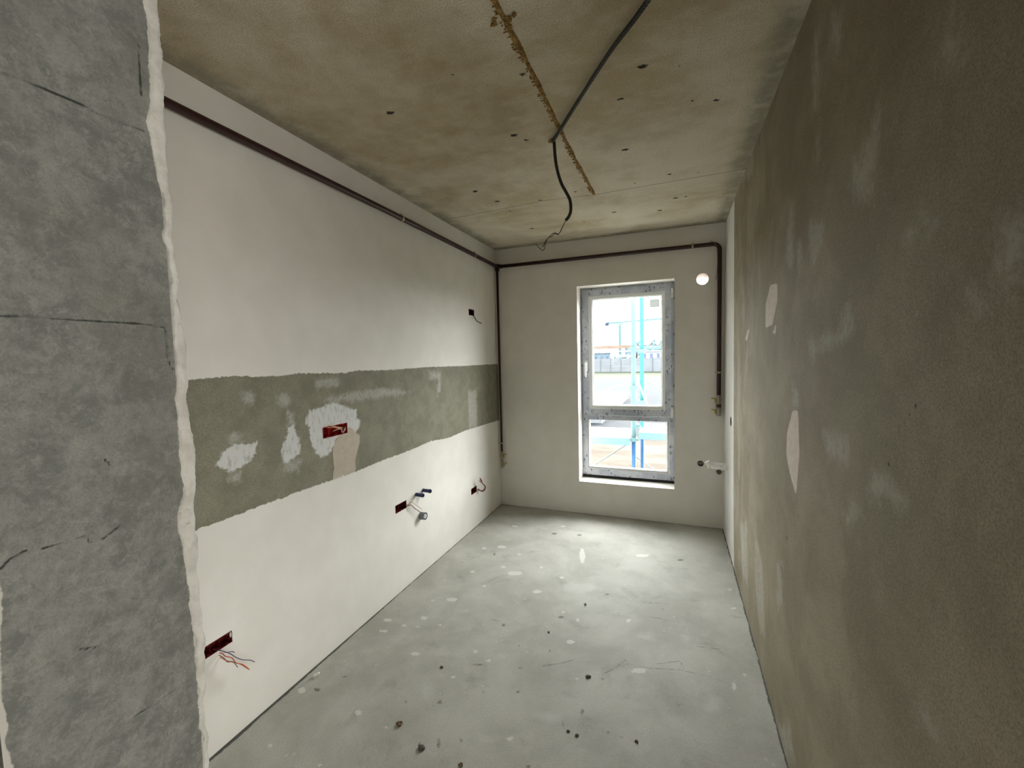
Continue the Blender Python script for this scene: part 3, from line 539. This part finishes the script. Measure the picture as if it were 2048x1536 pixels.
flush_box('triple', 3, 'bright red triple wall box in the bare cement band, wires folded inside', M_red, list(zip(WIRE2, ['peach', 'peach', 'beige', 'pink'], [.0022, .0022, .002, .004])))
flush_box('middle', 2, 'dark red wall box with beige wires reaching to the round pipe end', M_dred, list(zip(WIRE3, ['beige', 'brown', 'beige'], [.0022, .0026, .0025])))
flush_box('corner', 2, 'dark red wall box with a curled bundle of reddish wires, low by the back corner', M_dred, list(zip(WIRE4, ['brown', 'pink', 'brown'], [.0042, .0036, .0034])))
flush_box('near', 3, 'dark red wall box low beside the doorway pier, purple and orange wires hanging', M_dred, list(zip(WIRE5, ['purple', 'purple', 'orange', 'orange', 'brown'], [.0016, .0018, .0020, .0015, .0014])))
bm = bmesh.new()   # broken plaster at the near box corner
lump(bm, (XL - .002, 1.119, .428), (.004, .007, .012), 9, 2, .2); o = obj('plaster_chip', bm, M_edge); tag(o, 'broken white plaster chip at the corner of the low near wall box', 'plaster')

# ---------- water stubs and drain ----------
M_blue = plain('blue_plug', (44, 52, 96), .4); M_gray = plain('grey_pipe', (126, 130, 136), .45); M_pw = plain('pipe_end_white', (205, 208, 214), .5)
for (y, z, ln, lb) in [(2.446, .587, .062, 'dark blue pipe plug sticking out of the wall, left and lower of the pair'), (2.534, .590, .066, 'dark blue pipe plug sticking out of the wall, right and upper of the pair')]:
    t = thing('pipe_plug', lb, 'pipe', (XL, y, z), 'blue plugged water outlets')
    bm = bmesh.new(); pipe_shell(bm, (-.02, 0, 0), (ln, 0, -.002), .0125, .0085); obj('plug_body', bm, M_blue, t, smooth=False)
    bm = bmesh.new(); pipe_shell(bm, (ln - .014, 0, -.0015), (ln - .004, 0, -.002), .0145, .012); obj('collar', bm, M_blue, t)
    bm = bmesh.new(); tube(bm, [(.0, 0, 0), (ln - .02, 0, -.001)], .008, 16); obj('plug_core', bm, M_seal, t)
t = thing('drain_pipe', 'round grey drain pipe end with white cap below the blue plugs', 'pipe', (XL, 2.495, .418))
bm = bmesh.new(); pipe_shell(bm, (-.02, 0, 0), (.040, 0, 0), .0265, .022); obj('pipe_body', bm, M_gray, t)
bm = bmesh.new(); tube(bm, [(.0, 0, 0), (.036, 0, 0)], .022, 24); obj('cap', bm, M_seal, t)
bm = bmesh.new(); tube(bm, [(.036, 0, 0), (.0395, 0, 0)], .016, 24); bx(bm, .0395, .042, -.003, .003, -.011, .011); obj('cap_disc', bm, M_pw, t)

# ---------- gas pipe ----------
n = NB('maroon_pipe_paint', .42, .5); M_gas = n.col(n.mix(n.noise(12, 3), lin((38, 13, 13)), lin((54, 19, 18))))
M_brass = plain('valve_yellow', (176, 150, 40), .4); M_steel = plain('valve_steel', (150, 148, 138), .35, .6); M_clip = plain('clamp_zinc', (176, 168, 140), .4, .5)
gp = thing('gas_pipe', 'dark maroon gas pipe along the left and back walls with two drops', 'pipe', (XL + .035, D - .035, 2.425)); GO = (XL + .035, D - .035, 2.425)
def gob(name, bm, mt, parent=gp, off=(0, 0, 0), **k):
    bmesh.ops.translate(bm, verts=bm.verts, vec=(-GO[0], -GO[1], -GO[2])); return obj(name, bm, mt, parent, **k)
bm = bmesh.new(); tube(bm, [(XL + .035, .395, 2.436), (XL + .035, 1.0, 2.438), (XL + .035, 2.3, 2.440), (XL + .035, 3.44, 2.432), (XL + .035, D - .035, 2.426)], .017, 18); gob('long_run', bm, M_gas, smooth=True)
bm = bmesh.new(); bend = [(.345 - .05 + .05 * math.sin(a), D - .035, 2.372 + .05 * math.cos(a)) for a in [i * math.pi / 16 for i in range(9)]]
tube(bm, [(XL + .035, D - .035, 2.426), (-.6, D - .035, 2.424)] + bend + [(.346, D - .035, 1.9), (.346, D - .035, 1.165)], .017, 18); gob('back_run', bm, M_gas, smooth=True)
bm = bmesh.new(); tube(bm, [(XL + .030, D - .033, 2.426), (XL + .031, D - .033, 1.5), (XL + .033, D - .033, .56)], .0115, 16); gob('corner_drop', bm, M_gas, smooth=True)
bm = bmesh.new(); tube(bm, [(XL + .032, D - .034, 2.45), (XL + .032, D - .034, 2.385)], .021, 16); tube(bm, [(XL + .03, D - .035, 2.426), (XL + .075, D - .035, 2.426)], .021, 16); gob('tee_fitting', bm, M_gas, smooth=False)
def clamp(p, axis, r, wall):
    """zinc band round the pipe at p with a screw into the wall (wall = direction)"""
    p = Vector(p); ax = Vector(axis); w = Vector(wall); bm = bmesh.new()
    q = [p - ax * .007, p + ax * .007]; tube(bm, q, r + .0022, 20); tube(bm, [p, p + w * .036], .004, 8)
    s = ax.cross(w); tube(bm, [p + s * (r + .001), p + s * (r + .012)], .005, 8)
    gob('clamp', bm, M_clip)
for y in (2.355, 3.42): clamp((XL + .035, y, 2.438 if y < 3 else 2.432), (0, 1, 0), .017, (-1, 0, 0))
clamp((.138, D - .035, 2.4235), (1, 0, 0), .017, (0, 1, 0)); clamp((.346, D - .035, 1.357), (0, 0, 1), .017, (0, 1, 0))
bm = bmesh.new(); tube(bm, [(XL, D - .033, .652), (XL + .03, D - .033, .652)], .003, 8); tube(bm, [(XL + .032, D - .033, .645), (XL + .032, D - .033, .659)], .015, 16); gob('clamp', bm, M_clip)
def valve(x, y, z, r, sx):
    bm = bmesh.new(); tube(bm, [(x, y, z + .042), (x, y, z + .028), (x, y, z + .018), (x, y, z - .018), (x, y, z - .028), (x, y, z - .042)], lambda i: [r, r, r * 1.12, r * 1.12, r, r][i], 8)
    body = gob('valve', bm, M_steel)
    bm = bmesh.new(); tube(bm, [(x, y, z), (x + sx * .028, y - .012, z)], .006, 8)
    v = [(x + sx * .026, y - .014, z + .012), (x + sx * .026, y - .014, z - .022)]
    tube(bm, v, .007, 8); tube(bm, [(x + sx * .024, y - .014, z + .010), (x + sx * .058, y - .018, z + .014)], .0045, 8)
    gob('valve_handle', bm, M_brass, body)
    return body
valve(.346, D - .035, 1.125, .018, -1); bm = bmesh.new(); tube(bm, [(.346, D - .035, 1.09), (.346, D - .035, 1.062)], .019, 12); gob('union_nut', bm, M_gas)
valve(.346, D - .035, 1.030, .018, -1)
valve(XL + .033, D - .033, .528, .012, 1); bm = bmesh.new(); tube(bm, [(XL + .033, D - .033, .495), (XL + .033, D - .033, .474)], .011, 12); gob('union_nut', bm, M_gas)
valve(XL + .034, D - .033, .44, .012, 1)
# loose pale wire at the bend
bm = bmesh.new(); tube(bm, smoothpath([(.27, D - .053, 2.447), (.305, D - .056, 2.425), (.322, D - .054, 2.38), (.327, D - .054, 2.30), (.325, D - .054, 2.2), (.318, D - .045, 2.13)], 5), .0025, 6)
tag(obj('wire', bm, plain('pale_wire', (112, 106, 98), .6), smooth=True), 'thin pale wire looped over the pipe bend at the upper right', 'wire')

# ---------- heating stubs in the right corner ----------
bm = bmesh.new(); pipe_shell(bm, (0, -.004, 0), (0, .10, 0), TAP[2], TAP[2] - .004); bm2 = bm
t = thing('pipe_outlet', 'small round dark pipe hole in the back wall left of the white stub', 'pipe', (TAP[0], D, TAP[1]))
obj('outlet_ring', bm, plain('dark_brown_ring', (60, 48, 42), .6), t)
bm = bmesh.new(); tube(bm, [(0, .03, 0), (0, .02, 0)], TAP[2] - .005, 24); bx(bm, -.009, .009, .012, .022, -.002, .002); tube(bm, [(0.004, .02, .002), (.004, .004, .002)], .008, 10); obj('outlet_core', bm, plain('outlet_grey', (190, 176, 156), .6), t)
M_wrap = plain('white_wrap', (240, 238, 234), .8)
t = thing('wrapped_pipe', 'white wrapped pipe stub sticking out of the right wall near the corner', 'pipe', (XR, 3.69, .615))
bm = bmesh.new(); rnd = random.Random(4)
pp = smoothpath([(.03, 0, -.002), (-.04, 0, .001), (-.09, 0, .004), (-.12, 0, .007), (-.138, 0, .010)], 5)
tube(bm, pp, lambda i: .028 + .002 * math.sin(i * 1.7) + (.004 if i > len(pp) - 4 else 0), 10); obj('wrap', bm, M_wrap, t, smooth=False)
bm = bmesh.new(); tube(bm, [(-.134, 0, .008), (-.148, -.002, .034)], .021, 10); obj('wrap_end', bm, M_wrap, t)
t = thing('pipe_coupling', 'dark metal pipe coupling on the back wall under the white stub', 'pipe', (.352, D, .508))
bm = bmesh.new(); tube(bm, [(0, .02, 0), (0, -.03, 0)], .013, 12); obj('coupling_stem', bm, M_seal, t)
bm = bmesh.new(); tube(bm, [(0, -.025, 0), (0, -.045, 0)], .021, 8); obj('coupling_nut', bm, plain('coupling_nut', (92, 86, 84), .45, .4), t)
t = thing('socket_box', 'small dark round wall box in the white strip of the right wall', 'electrical box', (XR, SOCK[0], SOCK[1]))
bm = bmesh.new(); pipe_shell(bm, (-.001, 0, 0), (.045, 0, 0), SOCK[2], SOCK[2] - .002); obj('box_ring', bm, plain('socket_brown', (96, 62, 58), .6), t)
bm = bmesh.new(); tube(bm, [(.043, 0, 0), (.045, 0, 0)], SOCK[2] - .003, 24); obj('box_bottom', bm, M_dred, t)

# ---------- ceiling: mortar ridge, conduit with hanging cable ----------
n = NB('ochre_mortar', .9); n.bump(n.noise(90, 5, .7), .8, .004)
M_ridge = n.col(n.mix(n.step(n.noise(45, 5, .7), .35, .65), lin((112, 84, 44)), lin((170, 138, 84))))
bm = bmesh.new(); rnd = random.Random(11); prev = None; y = .45; path = []
while y < 2.916:
    w = .0112 + .0015 * math.sin(y * 23) + rnd.uniform(-.001, .001); h = .007 + .003 * math.sin(y * 31 + 1) + rnd.uniform(-.002, .002)
    x = -.508 + .003 * math.sin(y * 5)
    ring = [bm.verts.new((x + a * w, y, H + .002 - b * h)) for a, b in ((-1, 0), (-.8, .5), (-.3, 1), (.3, .95), (.8, .45), (1, 0))]
    if prev:
        for k in range(5): bm.faces.new((prev[k], prev[k + 1], ring[k + 1], ring[k]))
    prev = ring; path.append((x, y, w)); y += .006
for i, (x, yy, w) in enumerate(path):          # crumbs squeezed out of its left side
    if rnd.random() < .30 and not (1.95 < yy < 2.08):
        lump(bm, (x - w - rnd.uniform(0, .006), yy, H - .002), (rnd.uniform(.003, .009), .0022, .003), i, 1, .3)
for q in range(7): lump(bm, (-.508 + rnd.uniform(-.045, .04), 1.33 + rnd.uniform(-.025, .02), H - .003), (.012, .009, .006), 300 + q, 1, .35)
o = obj('mortar_ridge', bm, M_ridge, smooth=False); tag(o, 'crumbly ochre mortar ridge squeezed from the joint along the ceiling', 'mortar')
n = NB('conduit_plastic', .5, .4); M_cond = n.col(n.mix(n.noise(10, 3), lin((40, 40, 37)), lin((56, 56, 52))))
t = thing('cable_conduit', 'grey corrugated conduit across the ceiling with a dangling cable end', 'conduit', (-.566, 2.1, H)); CO = (-.566, 2.1, H)
pts = smoothpath([(.62, .42, H - .013), (.30, .86, H - .016), (.08, 1.17, H - .022), (-.091, 1.412, H - .024), (-.209, 1.563, H - .022), (-.37, 1.80, H - .020), (-.50, 1.99, H - .023), (-.566, 2.10, H - .012)], 40)
pts = [p for p in pts if p.x < XR - .005]
bm = bmesh.new(); tube(bm, rel(pts, CO), lambda i: .0084 if i % 2 else .0070, 12); obj('conduit', bm, M_cond, t, smooth=False)
hp = [tuple(HANG[0][:2]) + (H - .012,)] + [tuple(p) for p in HANG[1:]]
hs = smoothpath([(-.566, 2.10, H - .012)] + [tuple(p) for p in HANG[1:]], 10)
bm = bmesh.new(); tube(bm, rel(hs, CO), lambda i: .0082 if i % 2 else .0072, 10); obj('hanging_sleeve', bm, M_cond, t, smooth=False)
for p, c_ in zip(HW, ('dark', 'brown')):
    bm = bmesh.new(); tube(bm, rel(smoothpath(p, 5), CO), .0019, 6); obj('wire', bm, M_cu[c_], t, smooth=True)
bm = bmesh.new(); lump(bm, (-.008, 0, -.008), (.014, .012, .009), 3, 2, .3); obj('mortar_dab', bm, M_ridge, t)

# ---------- crumbs on the floor ----------
M_crumb = plain('brown_crumb', (104, 84, 62), .9, var=.3, scale=80); M_dcrumb = plain('dark_crumb', (82, 80, 72), .9, var=.3, scale=80)
crumbs = [(0, .013, M_crumb, 'brown mortar crumb on the near left floor, closest to the doorway pier'), (1, .014, M_dcrumb, 'largest dark grey crumb, just below and right of the brown crumb'),
          (4, .011, M_dcrumb, 'dark crumb on the floor at the middle of the near half'), (3, .008, M_dcrumb, 'small dark crumb left of the middle floor crumb'),
          (11, .006, M_dcrumb, 'dark crumb in the loose row right of the floor centre, upper one'), (12, .007, M_dcrumb, 'dark crumb in the loose row right of the floor centre, lower one'),
          (16, .007, M_dcrumb, 'dark crumb at the right end of the loose row on the floor'), (7, .006, M_dcrumb, 'tiny dark crumb on the floor centre above the others'),
          (8, .006, M_dcrumb, 'tiny dark crumb far along the floor toward the window'), (20, .008, M_crumb, 'small brownish crumb on the floor by the bottom edge of the picture')]
for i, (k, s, mt, lb) in enumerate(crumbs):
    cx, cy = F_DARK[min(k, len(F_DARK) - 1)][:2]
    bm = bmesh.new(); lump(bm, (0, 0, 0), (s, s * .8, s * .45), 50 + i, 2, .35); o = obj('mortar_crumb', bm, mt); o.location = (cx, cy, s * .3); tag(o, lb, 'crumb', 'mortar crumbs on the floor')
bm = bmesh.new(); tube(bm, [(-.010, -.006, .006), (0, 0, .010), (.011, .008, .014)], lambda i: .0055, 6)
o = obj('plaster_stick', bm, M_wrap); o.location = (STICK[0], STICK[1], .002); tag(o, 'small white plaster stick on the floor near the left wall', 'debris')

# ---------- outside ----------
GZ = -3.0
n = NB('site_ground', .95, .1)
sepn = n.n('ShaderNodeSeparateXYZ'); n.t.links.new(n.co, sepn.inputs[0]); yy = n.add(sepn.outputs[1], n.mul(n.noise(.25, 4), 3.0))
asph = n.mix(n.noise(.4, 5), lin((42, 45, 48)), lin((50, 53, 56)))
sand = n.mix(n.step(n.noise(.9, 6, .7, stretch=(.4, 1, 1)), .4, .6), lin((70, 62, 52)), lin((86, 79, 70)))
c1 = n.mix(n.step(yy, 23, 25.5), sand, asph)
c1 = n.mix(n.step(yy, 83, 86), c1, lin((56, 62, 46)))
M_ground = n.col(c1)
bm = bmesh.new(); bx(bm, -220, 120, 4.6, 600, GZ - .3, GZ); o = obj('ground', bm, M_ground); o['kind'] = 'structure'; o['label'] = 'sandy building site and grey road beyond the window'
bm = bmesh.new(); bx(bm, -2.5, 1.5, D + .3, 4.6, GZ - .3, GZ); o = obj('ground', bm, M_ground); o['kind'] = 'structure'
M_teal = plain('scaffold_teal', (58, 128, 130), .5); M_tealgrey = plain('scaffold_worn_teal', (100, 134, 138), .5); M_bl = plain('scaffold_blue', (46, 96, 146), .5)
M_alu = plain('galvanised_tube', (132, 136, 134), .4, .3); M_deck = plain('deck_board', (212, 210, 204), .8); M_wood = plain('brown_rail', (112, 96, 88), .8)
sc = thing('scaffolding', 'teal tube scaffolding with pale deck boards right outside the window', 'scaffolding', (-.45, 4.9, GZ)); SO = (-.45, 4.9, GZ)
def sob(name, bm, mt, parent=sc, **k):
    bmesh.ops.translate(bm, verts=bm.verts, vec=(-SO[0], -SO[1], -SO[2])); return obj(name, bm, mt, parent, **k)
for x, y, mt, r, x1 in ((-.418, 4.72, M_tealgrey, .024, 0), (-.349, 5.0, M_teal, .022, 0), (-2.9, 4.72, M_teal, .024, 0), (2.1, 4.72, M_teal, .024, 0)):
    bm = bmesh.new(); tube(bm, [(x, y, .62), (x, y, 4.6)], r, 14); sob('post', bm, mt, smooth=True)
    bm = bmesh.new(); tube(bm, [(x, y, GZ), (x, y, .66)], r * .9, 14); sob('lower_post', bm, M_bl, smooth=True)
bm = bmesh.new(); bx(bm, -3.0, -.45, 5.27, 5.30, 1.598, 1.640); sob('guard_rail', bm, M_wood)
bm = bmesh.new(); tube(bm, [(-3.0, 5.22, 1.575), (-.45, 5.22, 1.565)], .008, 8); sob('thin_rail', bm, M_alu)
bm = bmesh.new(); tube(bm, [(-.52, 5.3, 1.60), (2.2, 5.3, 1.595)], .02, 12); sob('guard_rail', bm, M_tealgrey, smooth=True)
bm = bmesh.new(); bx(bm, -3.0, -.46, 4.66, 5.3, .60, .622); sob('deck_board', bm, M_deck)
bm = bmesh.new(); bx(bm, -.36, 2.2, 4.66, 5.3, .67, .692); sob('deck_board', bm, M_deck)
bm = bmesh.new(); bx(bm, -3.0, -.45, 4.63, 4.66, .548, .625); sob('deck_beam', bm, M_tealgrey)
bm = bmesh.new(); bx(bm, -.36, 2.2, 4.63, 4.66, .622, .695); sob('deck_beam', bm, M_tealgrey)
for a, b in (((-1.2, 5.2, -.03), (-.50, 5.2, .47)), ((-.44, 5.2, .30), (.1, 5.2, -.08)), ((-1.3, 5.25, .90), (-.43, 5.25, 1.215)), ((-.30, 5.25, 1.2), (.25, 5.25, .8)), ((-.40, 4.95, 1.25), (-.24, 4.95, .82))):
    bm = bmesh.new(); tube(bm, [a, b], .010, 8); sob('brace', bm, M_alu, smooth=True)
for (x, y, z) in ((-.418, 4.72, 1.585), (-.349, 5.0, 1.56), (-.418, 4.72, 1.17), (-.36, 5.0, .98), (-.40, 4.78, .74), (-.418, 4.72, .60)):
    bm = bmesh.new(); bx(bm, x - .034, x + .034, y - .034, y + .034, z - .022, z + .022); tube(bm, [(x, y, z), (x + .055, y - .03, z + .004)], .011, 8); tube(bm, [(x, y, z), (x - .05, y - .03, z - .004)], .009, 8); sob('coupler', bm, M_tealgrey, bevel=.005)
# fence
M_fence = plain('concrete_fence', (160, 165, 172), .9, scale=.3, var=.1); M_fp = plain('fence_post', (130, 135, 144), .9)
fn = thing('panel_fence', 'grey concrete panel fence across the far side of the site', 'fence', (-14, 112, GZ))
for i in range(13):
    bm = bmesh.new(); x = -26 + i * 2.6 - (-14)
    for k in range(5): bx(bm, x + .1, x + 2.5, -.05, .05, .02 + k * .7, .02 + k * .7 + .66)
    obj('panel', bm, M_fence, fn)
for i in range(14):
    bm = bmesh.new(); x = -26 + i * 2.6 + 14; bx(bm, x - .1, x + .1, -.12, .12, 0, 3.75); obj('post', bm, M_fp, fn)
# shed
M_shed = plain('blue_grey_sheet', (72, 84, 112), .7, scale=1, var=.1)
t = thing('flat_roof_shed', 'low blue grey flat roofed shed at the edge of the sandy ground', 'shed', (-7.5, 36, GZ))
bm = bmesh.new(); bx(bm, -7, 3.0, -8, 8.5, 0, .55); obj('shed_wall', bm, M_fence, t)
bm = bmesh.new(); bx(bm, -7.1, 3.1, -8.1, 8.6, .55, .65)
for k in range(20): bx(bm, -7 + k * .5, -6.95 + k * .5, -8.1, 8.6, .65, .69)
obj('shed_roof', bm, M_shed, t)
# crane
M_cr = plain('crane_grey', (140, 172, 174), .6)
cr = thing('tower_crane', 'tower crane standing far away against the white sky', 'crane', (-30.6, 260, GZ))
def lattice(bm, a, b, w, n_, r):
    a, b = Vector(a), Vector(b); d = (b - a).normalized(); s = d.cross(Vector((0, 1, 0))).normalized(); q = Vector((0, 1, 0)); cs = [s * w + q * w, s * w - q * w, -s * w - q * w, -s * w + q * w]
    for c_ in cs: tube(bm, [a + c_, b + c_], r, 5)
    for i in range(n_):
        p, p2 = a.lerp(b, i / n_), a.lerp(b, (i + 1) / n_)
        for k in range(4): tube(bm, [p + cs[k], p2 + cs[(k + 1) % 4]], r * .7, 4)
bm = bmesh.new(); lattice(bm, (0, 0, 0), (0, 0, 22.5), .6, 12, .42); tube(bm, [(0, 0, 0), (0, 0, 22.5)], .6, 8); obj('mast', bm, M_cr, cr)
bm = bmesh.new(); lattice(bm, (0, 0, 23.6), (27, 0, 24.6), .3, 12, .3); obj('jib', bm, M_cr, cr)
bm = bmesh.new(); lattice(bm, (0, 0, 23.6), (-8.4, 0, 23.5), .36, 5, .36); obj('counter_jib', bm, M_cr, cr)
bm = bmesh.new(); bx(bm, -8.8, -6.6, -.9, .9, 21.9, 23.5); obj('counterweight', bm, M_shed, cr)
bm = bmesh.new(); bx(bm, -.9, 1.3, -.9, .9, 21.6, 23.6); lattice(bm, (0, 0, 23.6), (0, 0, 25.6), .4, 3, .15); obj('cab', bm, M_cr, cr)
bm = bmesh.new(); tube(bm, [(0, 0, 25.6), (-8, 0, 24)], .09, 4); tube(bm, [(0, 0, 25.6), (20, 0, 24.9)], .09, 4); obj('tie_bar', bm, M_cr, cr)
# houses and blocks behind the fence
def block(name, label, cat, x0, x1, y, dep, h, mt, nx, nz_, roof=None, wy=.5):
    t = thing(name, label, cat, ((x0 + x1) / 2, y, GZ)); w = (x1 - x0) / 2
    bm = bmesh.new(); bx(bm, -w, w, 0, dep, 0, h); obj('walls', bm, mt, t)
    for i in range(nx):
        for k in range(nz_):
            bm = bmesh.new(); xx = -w + (i + .5) * 2 * w / nx; zz = (k + .55) * h / nz_; bx(bm, xx - w / nx * .4, xx + w / nx * .4, -.06, .05, zz - h / nz_ * .25, zz + h / nz_ * .25); obj('window', bm, M_pane, t)
    bm = bmesh.new(); bx(bm, -w - .3, w + .3, -.4, dep + .3, h, h + .35); obj('roof', bm, roof or mt, t)
    return t
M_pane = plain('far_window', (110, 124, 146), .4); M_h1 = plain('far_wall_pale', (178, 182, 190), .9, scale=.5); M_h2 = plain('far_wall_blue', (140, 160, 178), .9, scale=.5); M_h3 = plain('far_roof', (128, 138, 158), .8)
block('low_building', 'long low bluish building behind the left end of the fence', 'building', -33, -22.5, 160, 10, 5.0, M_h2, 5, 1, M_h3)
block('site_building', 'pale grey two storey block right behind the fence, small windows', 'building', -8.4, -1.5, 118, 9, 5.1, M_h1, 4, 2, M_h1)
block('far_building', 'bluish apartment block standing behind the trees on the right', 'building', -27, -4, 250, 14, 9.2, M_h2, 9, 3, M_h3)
# trees
M_leaf = plain('hazed_leaves', (132, 152, 154), .9, var=.3, scale=.6); M_bark = plain('far_bark', (78, 70, 62), .9)  # leaf colour paled and blued to stand for distance haze
def tree(x, y, h, w, seed, label):
    rnd = random.Random(seed); t = thing('tree', label, 'tree', (x, y, GZ), 'trees behind the fence')
    bm = bmesh.new(); tube(bm, [(0, 0, 0), (0, 0, h * .5)], .22, 7); obj('trunk', bm, M_bark, t)
    bm = bmesh.new()
    for i in range(26):
        a = rnd.uniform(0, 6.28); rr = w * math.sqrt(rnd.random()) * .6; z = h * rnd.uniform(.42, .92)
        lump(bm, (rr * math.cos(a), rr * math.sin(a), z), [w * rnd.uniform(.2, .36)] * 3, seed * 50 + i, 1, .3)
    obj('crown', bm, M_leaf, t)
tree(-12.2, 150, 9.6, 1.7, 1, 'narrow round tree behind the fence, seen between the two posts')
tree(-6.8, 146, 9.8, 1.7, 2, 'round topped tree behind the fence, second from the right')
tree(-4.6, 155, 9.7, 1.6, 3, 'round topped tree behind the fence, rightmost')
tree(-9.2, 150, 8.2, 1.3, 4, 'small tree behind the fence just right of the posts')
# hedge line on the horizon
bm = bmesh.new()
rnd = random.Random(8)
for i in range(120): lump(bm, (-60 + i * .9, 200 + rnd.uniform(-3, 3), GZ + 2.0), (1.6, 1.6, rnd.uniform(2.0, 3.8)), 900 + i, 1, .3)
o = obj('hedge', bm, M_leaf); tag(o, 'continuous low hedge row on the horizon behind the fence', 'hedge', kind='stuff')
